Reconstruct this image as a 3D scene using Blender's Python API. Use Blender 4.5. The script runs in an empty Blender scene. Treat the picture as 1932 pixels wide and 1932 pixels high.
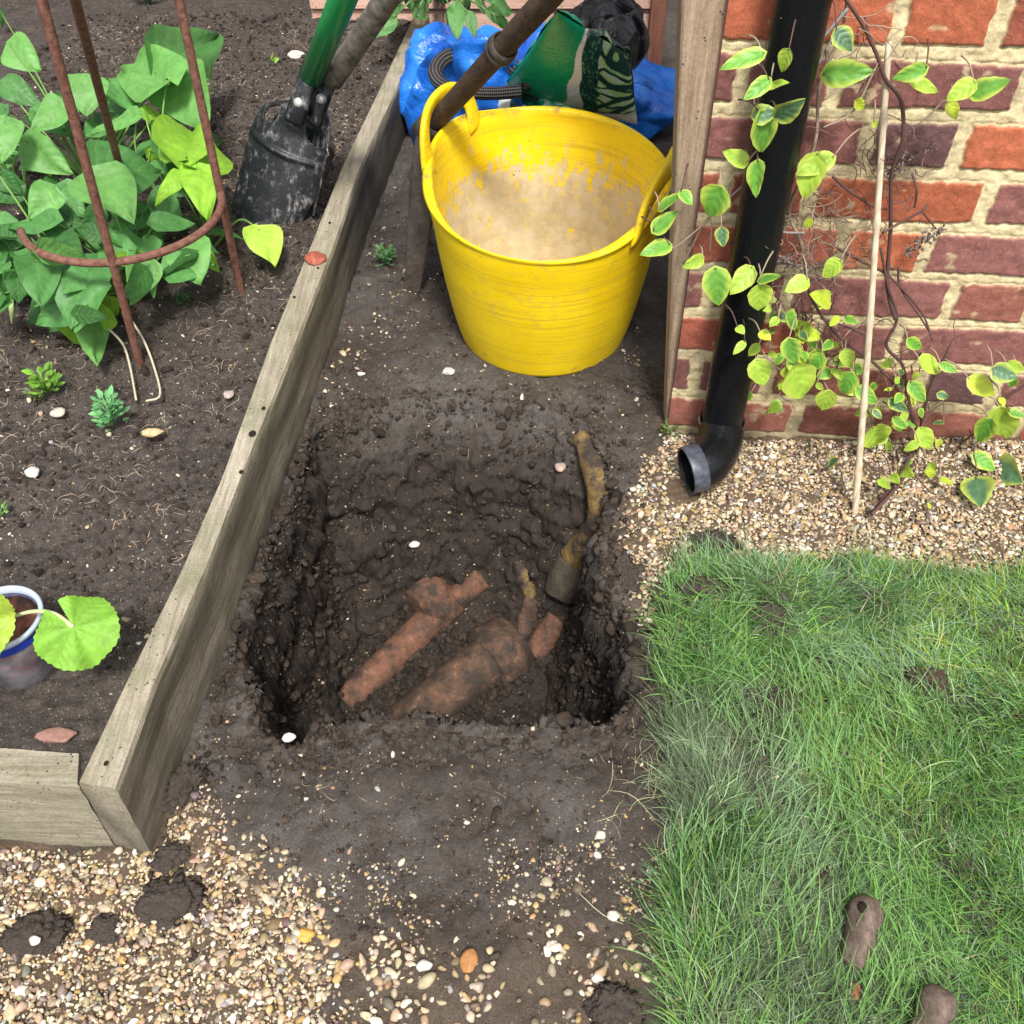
import bpy, math, random
import numpy as np
from mathutils import Vector, Matrix

# ------------------------------------------------------------------ camera, sky, sun, exposure
S = bpy.context.scene
COL = S.collection
CAM_H = 1.2
PITCH = math.radians(45.6)
FPX = 1925.0 / 1932.0                       # focal length in picture widths
cp, sp = math.cos(PITCH), math.sin(PITCH)
cam_d = bpy.data.cameras.new('camera'); cam = bpy.data.objects.new('camera', cam_d); COL.objects.link(cam)
cam.location = (0, 0, CAM_H); cam.rotation_euler = (math.pi / 2 - PITCH, 0, 0)
cam_d.sensor_width = 36; cam_d.lens = 36 * FPX; cam_d.clip_start = 0.02; cam_d.clip_end = 500
S.camera = cam
SUN_EL, SUN_AZ = math.radians(58), math.radians(172)   # azimuth clockwise from +Y: behind the camera, to the right
w = bpy.data.worlds.new('World'); S.world = w; w.use_nodes = True
wn = w.node_tree
sky = wn.nodes.new('ShaderNodeTexSky'); sky.sky_type = 'NISHITA'; sky.sun_disc = False
sky.sun_elevation = SUN_EL; sky.sun_rotation = SUN_AZ
sky.air_density = 1.0; sky.dust_density = 4.0; sky.ozone_density = 0.6
hs = wn.nodes.new('ShaderNodeHueSaturation'); hs.inputs['Saturation'].default_value = 0.35
wn.links.new(sky.outputs[0], hs.inputs['Color'])
wn.links.new(hs.outputs[0], wn.nodes['Background'].inputs[0])
wn.nodes['Background'].inputs[1].default_value = 0.115
sl = bpy.data.lights.new('sun', 'SUN'); sl.energy = 2.5; sl.angle = math.radians(9); sl.color = (1, 0.96, 0.9)
so = bpy.data.objects.new('sun', sl); COL.objects.link(so)
sd = Vector((math.sin(SUN_AZ) * math.cos(SUN_EL), math.cos(SUN_AZ) * math.cos(SUN_EL), math.sin(SUN_EL)))
so.rotation_euler = sd.to_track_quat('Z', 'Y').to_euler(); so.location = (1, -2, 4)
S.view_settings.view_transform = 'Standard'; S.view_settings.look = 'None'
S.view_settings.exposure = 0.95; S.view_settings.gamma = 1

rng = np.random.RandomState(7)
random.seed(7)
A = np.array

# ------------------------------------------------------------------ placing helpers
def ray(x, y):
    """direction of sight for a photo coordinate (1932 wide)"""
    dx = (x - 966) / 1925.0; v = (966 - y) / 1925.0
    return A([dx, v * sp + cp, v * cp - sp])
def P(x, y, z=0.0):
    d = ray(x, y); t = (z - CAM_H) / d[2]
    return A([0, 0, CAM_H]) + d * t
def Pn(pts, z=0.0):
    return np.array([P(p[0], p[1], z) for p in pts])

# ------------------------------------------------------------------ numpy noise
def _h(ix, iy, iz, seed):
    n = (ix * 374761393 + iy * 668265263 + iz * 2147483647 + seed * 974711) & 0xffffffff
    n = ((n ^ (n >> 13)) * 1274126177) & 0xffffffff
    n = (n ^ (n >> 16)) & 0xffffffff
    return n.astype(np.float64) / 4294967295.0
def vnoise(x, y, z=None, seed=0):
    x = np.asarray(x, float); y = np.asarray(y, float)
    z = np.zeros_like(x) if z is None else np.asarray(z, float)
    xi, yi, zi = np.floor(x).astype(np.int64), np.floor(y).astype(np.int64), np.floor(z).astype(np.int64)
    fx, fy, fz = x - xi, y - yi, z - zi
    fx = fx * fx * (3 - 2 * fx); fy = fy * fy * (3 - 2 * fy); fz = fz * fz * (3 - 2 * fz)
    r = 0
    for a in (0, 1):
        for b in (0, 1):
            for c in (0, 1):
                r = r + _h(xi + a, yi + b, zi + c, seed) * (fx if a else 1 - fx) * (fy if b else 1 - fy) * (fz if c else 1 - fz)
    return r * 2 - 1
def fbm(x, y, z=None, o=4, seed=0, g=0.5):
    r = 0; a = 1.0; f = 1.0
    for i in range(o):
        r = r + a * vnoise(np.asarray(x) * f, np.asarray(y) * f, None if z is None else np.asarray(z) * f, seed + i * 17)
        a *= g; f *= 2.03
    return r
def sst(a, b, x):
    t = np.clip((x - a) / (b - a), 0, 1); return t * t * (3 - 2 * t)
def inpoly(px, py, poly):
    ins = np.zeros(px.shape, bool); n = len(poly)
    for i in range(n):
        x1, y1 = poly[i][0], poly[i][1]; x2, y2 = poly[(i + 1) % n][0], poly[(i + 1) % n][1]
        if y1 == y2: continue
        c = ((y1 > py) != (y2 > py)) & (px < (x2 - x1) * (py - y1) / (y2 - y1) + x1)
        ins ^= c
    return ins
def segdist(px, py, poly, closed=True, idx=None):
    d = np.full(px.shape, 1e9); n = len(poly)
    for i in (idx if idx is not None else range(n if closed else n - 1)):
        x1, y1 = poly[i][0], poly[i][1]; x2, y2 = poly[(i + 1) % n][0], poly[(i + 1) % n][1]
        dx, dy = x2 - x1, y2 - y1; L = dx * dx + dy * dy + 1e-12
        t = np.clip(((px - x1) * dx + (py - y1) * dy) / L, 0, 1)
        d = np.minimum(d, np.hypot(px - x1 - t * dx, py - y1 - t * dy))
    return d

# ------------------------------------------------------------------ mesh helpers
def tagit(o, label=None, cat=None, group=None, kind=None):
    if label: o['label'] = label
    if cat: o['category'] = cat
    if group: o['group'] = group
    if kind: o['kind'] = kind
    return o
def mesh(name, V, F, mat, parent=None, smooth=True, cols=None, uv=None, origin=None, fmat=None):
    """V (n,3) world coordinates, F (m,3|4) or list; cols = dict name -> (n,3|4) point colours; uv (n,2) per vertex"""
    V = np.asarray(V, float)
    if parent is not None: off = A(parent['_o'])
    elif origin is not None: off = A(origin)
    else: off = A([V[:, 0].mean(), V[:, 1].mean(), V[:, 2].min()])
    me = bpy.data.meshes.new(name)
    if isinstance(F, np.ndarray):
        k = F.shape[1]; n = len(F)
        me.vertices.add(len(V)); me.vertices.foreach_set('co', (V - off).astype(np.float32).ravel())
        me.loops.add(n * k); me.loops.foreach_set('vertex_index', F.astype(np.int32).ravel())
        me.polygons.add(n); me.polygons.foreach_set('loop_start', np.arange(0, n * k, k, dtype=np.int32))
        me.polygons.foreach_set('loop_total', np.full(n, k, dtype=np.int32))
        me.update(calc_edges=True); me.validate()
    else:
        me.from_pydata([tuple(v) for v in (V - off)], [], [tuple(int(i) for i in f) for f in F]); me.update()
    if cols:
        for cn, c in cols.items():
            c = np.asarray(c, float)
            if c.ndim == 1: c = np.repeat(c[:, None], 3, 1)
            if c.shape[1] == 3: c = np.hstack([c, np.ones((len(c), 1))])
            at = me.color_attributes.new(cn, 'FLOAT_COLOR', 'POINT'); at.data.foreach_set('color', c.astype(np.float32).ravel())
    if uv is not None:
        ul = me.uv_layers.new(name='UVMap')
        li = np.zeros(len(me.loops), dtype=np.int32); me.loops.foreach_get('vertex_index', li)
        ul.data.foreach_set('uv', np.asarray(uv, np.float32)[li].ravel())
    mats = mat if isinstance(mat, (list, tuple)) else [mat]
    for m_ in mats: me.materials.append(m_)
    if fmat is not None: me.polygons.foreach_set('material_index', np.asarray(fmat, np.int32))
    me.polygons.foreach_set('use_smooth', np.full(len(me.polygons), smooth))
    o = bpy.data.objects.new(name, me); COL.objects.link(o)
    if parent is not None:
        o.parent = parent; o['_o'] = tuple(float(q) for q in off)
    else:
        o.location = off; o['_o'] = tuple(float(q) for q in off)
    return o
def thing(name, loc, label, cat, group=None):
    o = bpy.data.objects.new(name, None); COL.objects.link(o); o.location = tuple(loc); o.empty_display_size = 0.05
    o['_o'] = tuple(float(v) for v in loc); return tagit(o, label, cat, group)
class MB:
    def __init__(s): s.V = []; s.F = []; s.C = []; s.U = []; s.n = 0
    def add(s, V, F, c=None, uv=None):
        V = np.asarray(V, float); s.V.append(V); s.F += [tuple(i + s.n for i in f) for f in F]
        if c is not None: s.C.append(np.tile(A(c, float), (len(V), 1)) if np.ndim(c) == 1 else A(c))
        if uv is not None: s.U.append(uv)
        s.n += len(V); return s
    def build(s, name, mat, parent=None, smooth=True, **k):
        return mesh(name, np.vstack(s.V), s.F, mat, parent, smooth,
                    cols={'col': np.vstack(s.C)} if s.C else None, uv=np.vstack(s.U) if s.U else None, **k)
def smooth_path(pts, n=40):
    pts = [np.asarray(p, float) for p in pts]
    if len(pts) < 3:
        return [pts[0] + (pts[-1] - pts[0]) * i / (n - 1) for i in range(n)]
    q = [2 * pts[0] - pts[1]] + pts + [2 * pts[-1] - pts[-2]]
    out = []; m = len(pts) - 1; per = max(2, n // m)
    for i in range(m):
        p0, p1, p2, p3 = q[i], q[i + 1], q[i + 2], q[i + 3]
        for j in range(per):
            t = j / per
            out.append(0.5 * ((2 * p1) + (-p0 + p2) * t + (2 * p0 - 5 * p1 + 4 * p2 - p3) * t * t + (-p0 + 3 * p1 - 3 * p2 + p3) * t ** 3))
    out.append(pts[-1]); return out
def tube(pts, r, seg=10, cap=True, flat=1.0, wob=0.0):
    pts = [np.asarray(p, float) for p in pts]; n = len(pts)
    rr = np.interp(np.linspace(0, 1, n), np.linspace(0, 1, len(r)), r) if np.ndim(r) else np.full(n, r)
    T = [(pts[min(i + 1, n - 1)] - pts[max(i - 1, 0)]) for i in range(n)]
    T = [t / (np.linalg.norm(t) + 1e-12) for t in T]
    u = np.cross(T[0], [0, 0, 1.0]);
    if np.linalg.norm(u) < 1e-3: u = np.cross(T[0], [0, 1.0, 0])
    u /= np.linalg.norm(u); V = []
    for i in range(n):
        u = u - T[i] * np.dot(u, T[i]); u /= np.linalg.norm(u) + 1e-12; v = np.cross(T[i], u)
        for k in range(seg):
            a = 2 * math.pi * k / seg; q = rr[i] * (1 + (wob * math.sin(i * 1.7 + k * 2.1) if wob else 0))
            V.append(pts[i] + u * math.cos(a) * q + v * math.sin(a) * q * flat)
    F = []
    for i in range(n - 1):
        for k in range(seg):
            a = i * seg + k; b = i * seg + (k + 1) % seg
            F.append((a, b, b + seg, a + seg))
    if cap:
        F.append(tuple(range(seg))[::-1]); F.append(tuple((n - 1) * seg + k for k in range(seg)))
    return A(V), F
def lathe_along(p0, p1, prof, seg=28, open_ends=True):
    """prof: list of (s along 0..1, radius)"""
    p0 = A(p0, float); p1 = A(p1, float); d = p1 - p0; T = d / np.linalg.norm(d)
    u = np.cross(T, [0, 0, 1.0]); u = u if np.linalg.norm(u) > 1e-3 else np.cross(T, [0, 1.0, 0]); u /= np.linalg.norm(u); v = np.cross(T, u)
    V = []; F = []
    for s, r in prof:
        for k in range(seg):
            a = 2 * math.pi * k / seg; V.append(p0 + d * s + (u * math.cos(a) + v * math.sin(a)) * r)
    for i in range(len(prof) - 1):
        for k in range(seg):
            a = i * seg + k; b = i * seg + (k + 1) % seg; F.append((a, b, b + seg, a + seg))
    return A(V), F
def box(c, sx, sy, sz, ax=None, bev=0.0):
    """bevelled box; ax = 3x3 rows of axes"""
    ax = np.eye(3) if ax is None else A(ax, float)
    V = []; h = A([sx, sy, sz]) / 2; b = bev
    # chamfered box: 24 verts
    for i in (-1, 1):
        for j in (-1, 1):
            for k in (-1, 1):
                sgn = A([i, j, k], float)
                for a in range(3):
                    q = sgn * (h - b); q[a] = sgn[a] * h[a]; V.append(q)
    V = A(V)
    import bmesh
    bm = bmesh.new(); vs = [bm.verts.new(tuple(v)) for v in V]
    r = bmesh.ops.convex_hull(bm, input=vs)
    bm.verts.index_update(); V2 = A([tuple(v.co) for v in bm.verts]); F = [tuple(v.index for v in f.verts) for f in bm.faces]
    bm.free()
    return V2 @ ax + A(c, float), F
def grid_faces(nu, nv):
    i, j = np.meshgrid(np.arange(nu - 1), np.arange(nv - 1), indexing='ij')
    a = (i * nv + j).ravel()
    return np.stack([a, a + nv, a + nv + 1, a + 1], 1)
def nrm(v): v = A(v, float); return v / (np.linalg.norm(v) + 1e-12)

# ------------------------------------------------------------------ material helpers
class M:
    def __init__(s, name, rough=0.7, spec=0.3, **k):
        s.m = bpy.data.materials.new(name); s.m.use_nodes = True; s.nt = s.m.node_tree
        s.b = s.nt.nodes['Principled BSDF']; s.b.inputs['Roughness'].default_value = rough
        s.b.inputs['Specular IOR Level'].default_value = spec
        s.tc = s.n('ShaderNodeTexCoord')
    def n(s, t, **kw):
        nd = s.nt.nodes.new(t)
        for a, v in kw.items(): setattr(nd, a, v)
        return nd
    def l(s, a, b): s.nt.links.new(a, b)
    def setin(s, nd, key, v):
        if hasattr(v, 'is_linked') or hasattr(v, 'links'): s.l(v, nd.inputs[key])
        elif isinstance(v, tuple) and len(v) == 3 and nd.inputs[key].type == 'RGBA': nd.inputs[key].default_value = (*v, 1)
        else: nd.inputs[key].default_value = v
    def attr(s, name='col'): a = s.n('ShaderNodeAttribute', attribute_name=name); return a.outputs['Color']
    def obj(s, scale=None):
        if scale is None: return s.tc.outputs['Object']
        mp = s.n('ShaderNodeMapping'); mp.inputs['Scale'].default_value = scale; s.l(s.tc.outputs['Object'], mp.inputs[0]); return mp.outputs[0]
    def noise(s, scale, detail=4, rough=0.55, vec=None, dist=0.0):
        nd = s.n('ShaderNodeTexNoise'); nd.inputs['Scale'].default_value = scale; nd.inputs['Detail'].default_value = detail
        nd.inputs['Roughness'].default_value = rough; nd.inputs['Distortion'].default_value = dist
        s.l(vec if vec is not None else s.obj(), nd.inputs['Vector']); return nd.outputs['Fac']
    def voro(s, scale, vec=None, feat='F1', out='Distance', rnd=1.0):
        nd = s.n('ShaderNodeTexVoronoi', feature=feat); nd.inputs['Scale'].default_value = scale
        s.l(vec if vec is not None else s.obj(), nd.inputs['Vector']); return nd.outputs[out]
    def ramp(s, fac, stops):
        nd = s.n('ShaderNodeValToRGB'); el = nd.color_ramp.elements
        while len(el) < len(stops): el.new(0.5)
        for e, (p, c) in zip(el, stops): e.position = p; e.color = (*c, 1) if isinstance(c, tuple) else (c, c, c, 1)
        s.l(fac, nd.inputs[0]); return nd.outputs[0]
    def mix(s, f, a, b, mode='MIX'):
        nd = s.n('ShaderNodeMix', data_type='RGBA', blend_type=mode)
        s.setin(nd, 0, f) if not isinstance(f, float) else setattr(nd.inputs[0], 'default_value', f)
        for k, v in ((6, a), (7, b)):
            if isinstance(v, tuple): nd.inputs[k].default_value = (*v, 1)
            else: s.l(v, nd.inputs[k])
        return nd.outputs[2]
    def math(s, op, a, b=0.0, clamp=False):
        nd = s.n('ShaderNodeMath', operation=op, use_clamp=clamp)
        for k, v in ((0, a), (1, b)):
            if isinstance(v, (int, float)): nd.inputs[k].default_value = v
            else: s.l(v, nd.inputs[k])
        return nd.outputs[0]
    def base(s, c):
        if isinstance(c, tuple): s.b.inputs['Base Color'].default_value = (*c, 1)
        else: s.l(c, s.b.inputs['Base Color'])
        return s
    def rough(s, v): s.l(v, s.b.inputs['Roughness']); return s
    def bump(s, h, st=0.5, dist=0.002):
        nd = s.n('ShaderNodeBump'); nd.inputs['Strength'].default_value = st; nd.inputs['Distance'].default_value = dist
        s.l(h, nd.inputs['Height']); s.l(nd.outputs[0], s.b.inputs['Normal']); return s

def translucent(mm, colour, fac):
    tr = mm.n('ShaderNodeBsdfTranslucent'); mm.l(colour, tr.inputs[0])
    mx = mm.n('ShaderNodeMixShader'); mx.inputs[0].default_value = fac
    out = mm.nt.nodes['Material Output']
    mm.l(mm.b.outputs[0], mx.inputs[1]); mm.l(tr.outputs[0], mx.inputs[2]); mm.l(mx.outputs[0], out.inputs[0])

def soil_mat(name, c1, c2, c3, speck=0.5, fine=1.0, wet=False):
    m = M(name, 0.85, 0.25)
    n1 = m.noise(9, 6, 0.65); n2 = m.noise(70, 5, 0.7); n3 = m.noise(330, 3, 0.7)
    base = m.mix(m.ramp(n1, [(0.3, 0.0), (0.7, 1.0)]), c1, c2)
    base = m.mix(m.ramp(n2, [(0.35, 0.0), (0.75, 0.8)]), base, c3)
    dk = m.ramp(n3, [(0.3, 0.45), (0.6, 1.1)])
    base = m.mix(1.0, base, dk, 'MULTIPLY')
    # small pale grit
    v = m.voro(260); vc = m.voro(260, out='Color')
    sep = m.n('ShaderNodeSeparateColor'); m.l(vc, sep.inputs[0])
    g = m.math('MULTIPLY', m.math('LESS_THAN', v, 0.27), m.math('GREATER_THAN', sep.outputs[0], 1 - 0.16 * speck))
    base = m.mix(g, base, m.mix(sep.outputs[1], (0.30, 0.25, 0.19), (0.16, 0.12, 0.09)))
    m.base(base)
    h = m.math('ADD', m.math('MULTIPLY', n2, 0.9), m.math('MULTIPLY', n3, 0.5))
    m.bump(h, 0.9, 0.004 * fine)
    return m

# ================================================================== THE SETTING
EPS = math.radians(4.9)
B0 = P(1258, 815, 0.0)                                   # bottom left corner of the brick wall
WE = A([math.cos(EPS), -math.sin(EPS), 0]); WN = A([-math.sin(EPS), -math.cos(EPS), 0])   # along the wall / out of it
def W(x, y, off=0.0):
    d = ray(x, y); o = A([0, 0, CAM_H]); q = B0 + WN * off
    t = np.dot(q - o, WN) / np.dot(d, WN); return o + d * t

SIDE_L = [(146, 1475), (236, 1288), (336, 1087), (418, 900), (510, 644), (582, 470), (645, 313), (700, 200), (774, 43), (810, -35)]
SIDE_R = [(220, 1490), (293, 1288), (390, 1071), (473, 857), (560, 644), (629, 470), (681, 313), (735, 200), (803, 43), (836, -35)]
BZ = 0.15
sideL = Pn(SIDE_L, BZ); sideR = Pn(SIDE_R, BZ)
bx = lambda y: np.interp(y, sideR[:, 1], sideR[:, 0])    # x of the long board's outer face
HOLE = [(585, 812), (548, 915), (495, 1040), (452, 1160), (432, 1235), (470, 1285), (480, 1340), (505, 1392), (540, 1402), (575, 1388), (612, 1356), (680, 1350), (760, 1353),
        (900, 1350), (1040, 1358), (1150, 1355), (1192, 1330), (1206, 1240), (1188, 1150), (1148, 1080), (1152, 1000), (1166, 940), (1150, 860), (1112, 800),
        (1000, 760), (850, 748), (690, 765), (625, 785)]
hole = Pn(HOLE, 0.0)
FAR_I = [23, 24, 25, 26]; SIDE_I = [i for i in range(len(HOLE)) if i not in FAR_I]
HD = 0.43
LAWN = [(1275, 1048), (1250, 1110), (1238, 1200), (1240, 1300), (1252, 1420), (1264, 1560), (1256, 1700), (1250, 1820), (1240, 2050), (1240, 2400), (2900, 2400),
        (2400, 1110), (1932, 1085), (1750, 1070), (1680, 1058), (1480, 1048), (1330, 1040)]
lawn = Pn(LAWN, 0.01)

def ground_h(x, y, detail=True):
    x = np.asarray(x, float); y = np.asarray(y, float)
    ins = inpoly(x, y, hole)
    jit = 0.012 * fbm(x * 16, y * 16, o=3, seed=3)
    ds = segdist(x, y, hole, idx=SIDE_I) + jit; df = segdist(x, y, hole, idx=FAR_I) + jit
    dfr = segdist(x, y, hole, idx=list(range(9, 16))) + jit * .6
    side = np.minimum(0.55 * sst(0.0, 0.045, ds) + 0.45 * sst(0.01, 0.095, ds) + 0.0, 1); front = sst(0.0, 0.032, dfr)
    dsd = segdist(x, y, hole, idx=[i for i in SIDE_I if i < 9 or i > 15]) + jit
    side = np.minimum(0.55 * sst(0.0, 0.045, dsd) + 0.45 * sst(0.01, 0.095, dsd), front)
    far = 0.10 * sst(0.0, 0.05, df) + 0.90 * sst(0.03, 0.23, df)
    dep = np.where(ins, np.minimum(side, far), 0.0)
    z = -HD * dep
    # bottom not flat: higher towards the back, channel at the right-front
    z = z + dep * (0.06 * sst(0.95, 1.35, y) + 0.018 * fbm(x * 9, y * 9, o=3, seed=11) - 0.03 * sst(0.05, 0.12, x) * sst(1.1, 0.95, y))
    # dip just before the far lip and lowered ground beside the tub
    z = z + np.where(ins, 0, -0.018 * sst(0.12, 0.0, segdist(x, y, hole)))
    z = z + 0.010 * fbm(x * 3, y * 3, o=3, seed=5) + (0.004 * fbm(x * 22, y * 22, o=4, seed=6) if detail else 0)
    lw = sst(-0.02, 0.06, np.where(inpoly(x, y, lawn), 1, -1) * segdist(x, y, lawn))
    z = z + 0.022 * lw
    # gravel banked up against the wall at the right
    z = z + 0.03 * sst(0.55, 0.85, x) * sst(1.05, 1.3, y)
    return z
def hit(x, y, lift=0.0):
    """where the line of sight through a photo coordinate meets the dug ground"""
    d = ray(x, y); o = A([0, 0, CAM_H]); ts = np.linspace(1.0, 3.4, 2400)
    Q = o + d * ts[:, None]; g = ground_h(Q[:, 0], Q[:, 1]); k = np.argmax(Q[:, 2] <= g)
    q = Q[k].copy(); q[2] += lift; return q

def axis(lo, hi, fine_lo, fine_hi, fs, ms, far):
    a = list(np.arange(fine_lo, fine_hi, fs)); b = []; x = fine_lo; s = ms
    while x > lo: x -= s; b.append(x)
    while x > -far: s *= 1.35; x -= s; b.append(x)
    c = []; x = a[-1]; s = ms
    while x < hi: x += s; c.append(x)
    while x < far: s *= 1.35; x += s; c.append(x)
    return np.array(b[::-1] + a + c)
gx = axis(-0.75, 1.3, -0.46, 0.27, 0.0022, 0.008, 30)
gy = axis(0.30, 3.1, 0.70, 1.56, 0.0024, 0.007, 30)
X, Y = np.meshgrid(gx, gy, indexing='ij'); X = X.ravel(); Y = Y.ravel()
Z = ground_h(X, Y)
nu, nv = len(gx), len(gy)
Zg = Z.reshape(nu, nv)
dzx = np.gradient(Zg, gx, axis=0).ravel(); dzy = np.gradient(Zg, gy, axis=1).ravel()
N = np.stack([-dzx, -dzy, np.ones_like(X)], 1); N /= np.linalg.norm(N, axis=1)[:, None]
steep = sst(0.75, 0.3, N[:, 2])
nz = fbm(X * 24, Y * 24, Z * 24, o=6, seed=21, g=0.66)
chunk = np.abs(fbm(X * 30 + 5, Y * 30, Z * 34, o=3, seed=23))
# lumps, clods and spade strata in the cut walls; broken crumb along the rim
rim = sst(0.06, 0.0, segdist(X, Y, hole)) 
strata = fbm(X * 6, Y * 9, Z * 62, o=3, seed=31, g=0.7)
midd = sst(0.95, 0.6, N[:, 2])
disp = steep * (0.010 * nz - 0.010 * (0.35 - chunk)) + midd * (0.0040 * strata + 0.0022 * nz) + (1 - steep) * (0.0034 * fbm(X * 48, Y * 48, o=4, seed=41, g=.65)) + rim * (1 - steep) * 0.006 * np.abs(fbm(X * 40, Y * 40, o=3, seed=43))
crack = np.abs(fbm(X * 11, Y * 11, o=3, seed=51)); patch = sst(0.05, 0.5, fbm(X * 4 + 3, Y * 4, o=2, seed=52))
disp = disp - (1 - steep) * patch * 0.008 * sst(0.07, 0.0, crack) * (Y > 0.5)
VG = np.stack([X, Y, Z], 1) + N * disp[:, None]
GA = Pn([(-400, 1560), (0, 1600), (205, 1612), (268, 1590), (300, 1505), (352, 1520), (420, 1565), (500, 1640), (560, 1720), (600, 1850), (650, 1932), (700, 2300), (-600, 2300)])
GM = Pn([(560, 1700), (760, 1800), (900, 1810), (1000, 1740), (1150, 1690), (1225, 1760), (1200, 2300), (650, 2300), (600, 1850)])
GS = Pn([(300, 1480), (480, 1430), (620, 1490), (900, 1580), (1200, 1570), (1225, 1760), (1100, 1800), (600, 1850), (420, 1600)])
GB = Pn([(1250, 835), (1262, 800), (1400, 790), (1700, 780), (2500, 780), (2500, 1120), (1932, 1100), (1680, 1075), (1480, 1062), (1270, 1062), (1225, 1160), (1200, 1160), (1150, 1075), (1160, 985), (1195, 905)])
def zone(px, py, poly, soft):
    s = np.where(inpoly(px, py, poly), 1, -1) * segdist(px, py, poly)
    return sst(-soft, soft, s + soft * 0.8 * vnoise(px * 20, py * 20, seed=77))
zg = np.maximum(np.maximum(zone(X, Y, GA, 0.03), 0.5 * zone(X, Y, GM, 0.05)), zone(X, Y, GB, 0.03))
shade_damp = np.clip(sst(-0.01, -0.12, VG[:, 2]) + 0.6 * sst(0.10, 0.02, np.abs(segdist(X, Y, hole, idx=list(range(0, 10))))) * (VG[:, 2] < -0.01), 0, 1.5)  # wet hole soil, plus shade painted in with depth and along the left

m_ground = M('tamped_soil', 0.85, 0.25)
m = m_ground
n0 = m.noise(4.5, 3, 0.6); n1 = m.noise(22, 6, 0.65); n2 = m.noise(120, 5, 0.72); n3 = m.noise(420, 3, 0.7)
c = m.mix(m.ramp(n0, [(0.38, 0.0), (0.62, 1.0)]), (0.050, 0.040, 0.033), (0.092, 0.083, 0.076))
c = m.mix(m.ramp(n1, [(0.4, 0.0), (0.75, 0.75)]), c, (0.042, 0.031, 0.024))
c = m.mix(m.ramp(n2, [(0.5, 0.0), (0.8, 0.7)]), c, (0.11, 0.092, 0.074))
sepn = m.n('ShaderNodeSeparateColor'); m.l(m.attr('zone'), sepn.inputs[0])
c = m.mix(sepn.outputs[0], c, m.mix(n2, (0.07, 0.048, 0.03), (0.14, 0.10, 0.065)))
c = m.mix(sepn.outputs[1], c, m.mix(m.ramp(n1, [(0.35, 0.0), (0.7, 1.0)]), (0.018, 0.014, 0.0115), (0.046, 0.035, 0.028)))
c = m.mix(1.0, c, m.ramp(n3, [(0.3, 0.55), (0.62, 1.15)]), 'MULTIPLY')
v = m.voro(230); vc = m.n('ShaderNodeSeparateColor'); m.l(m.voro(230, out='Color'), vc.inputs[0])
g = m.math('MULTIPLY', m.math('LESS_THAN', v, 0.25), m.math('GREATER_THAN', vc.outputs[0], 0.93))
c = m.mix(g, c, m.mix(vc.outputs[1], (0.38, 0.32, 0.25), (0.15, 0.11, 0.08)))
m.base(c); m.rough(m.ramp(n1, [(0.3, 0.62), (0.7, 0.95)]))
m.bump(m.math('ADD', m.math('MULTIPLY', n2, 1.0), m.math('MULTIPLY', n3, 0.45)), 0.9, 0.004)
gr = mesh('ground', VG, grid_faces(nu, nv), m_ground.m, cols={'zone': np.stack([zg, shade_damp, zg * 0], 1)}, origin=(0, 0, 0))
tagit(gr, kind='structure')

# ------------------------------------------------------------------ raised bed soil
FB_T = Pn([(-700, 1350), (-20, 1408), (146, 1422)], BZ)     # rear top edge line of the front board (approx.)
def bed_h(x, y):
    z = 0.118 + 0.010 * fbm(x * 4, y * 4, o=3, seed=61) + 0.007 * fbm(x * 18, y * 18, o=3, seed=62) + 0.0035 * fbm(x * 60, y * 60, o=3, seed=63)
    z = z + 0.02 * sst(1.9, 2.6, y)
    return z
by = np.concatenate([np.arange(0.60, 2.2, 0.0045), np.arange(2.2, 3.3, 0.008), [3.4, 3.6, 4.0, 5, 8]])
bt = np.concatenate([np.linspace(0, 0.9, 210), [0.95, 1.0, 1.1, 1.3, 1.7, 2.6, 5]])
Yb, Tb = np.meshgrid(by, bt, indexing='ij')
xin = np.interp(Yb, sideL[:, 1], sideL[:, 0]) + 0.012
XB = (xin - Tb).ravel(); YB = Yb.ravel()
# fade towards the front board, which runs a little skew
front_y = FB_T[2][1] + 0.0; ZB = bed_h(XB, YB)
bed_mat = soil_mat('bed_soil', (0.030, 0.0235, 0.0205), (0.062, 0.051, 0.045), (0.115, 0.094, 0.080), 1.3, 1.5)
fy = np.interp(XB, [FB_T[0][0], FB_T[2][0]], [FB_T[0][1], FB_T[2][1]])
YB2 = np.maximum(YB, fy - 0.035 + (YB - 0.60) * 0.001)
mesh_b = mesh('bed_soil', np.stack([XB, YB2, bed_h(XB, YB2) + 0.018 * np.exp(-np.maximum(YB2 - fy, 0) / 0.05)], 1), grid_faces(len(by), len(bt))[:, ::-1], bed_mat.m, origin=(-0.6, 1, 0.11))
tagit(mesh_b, kind='structure')

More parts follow.
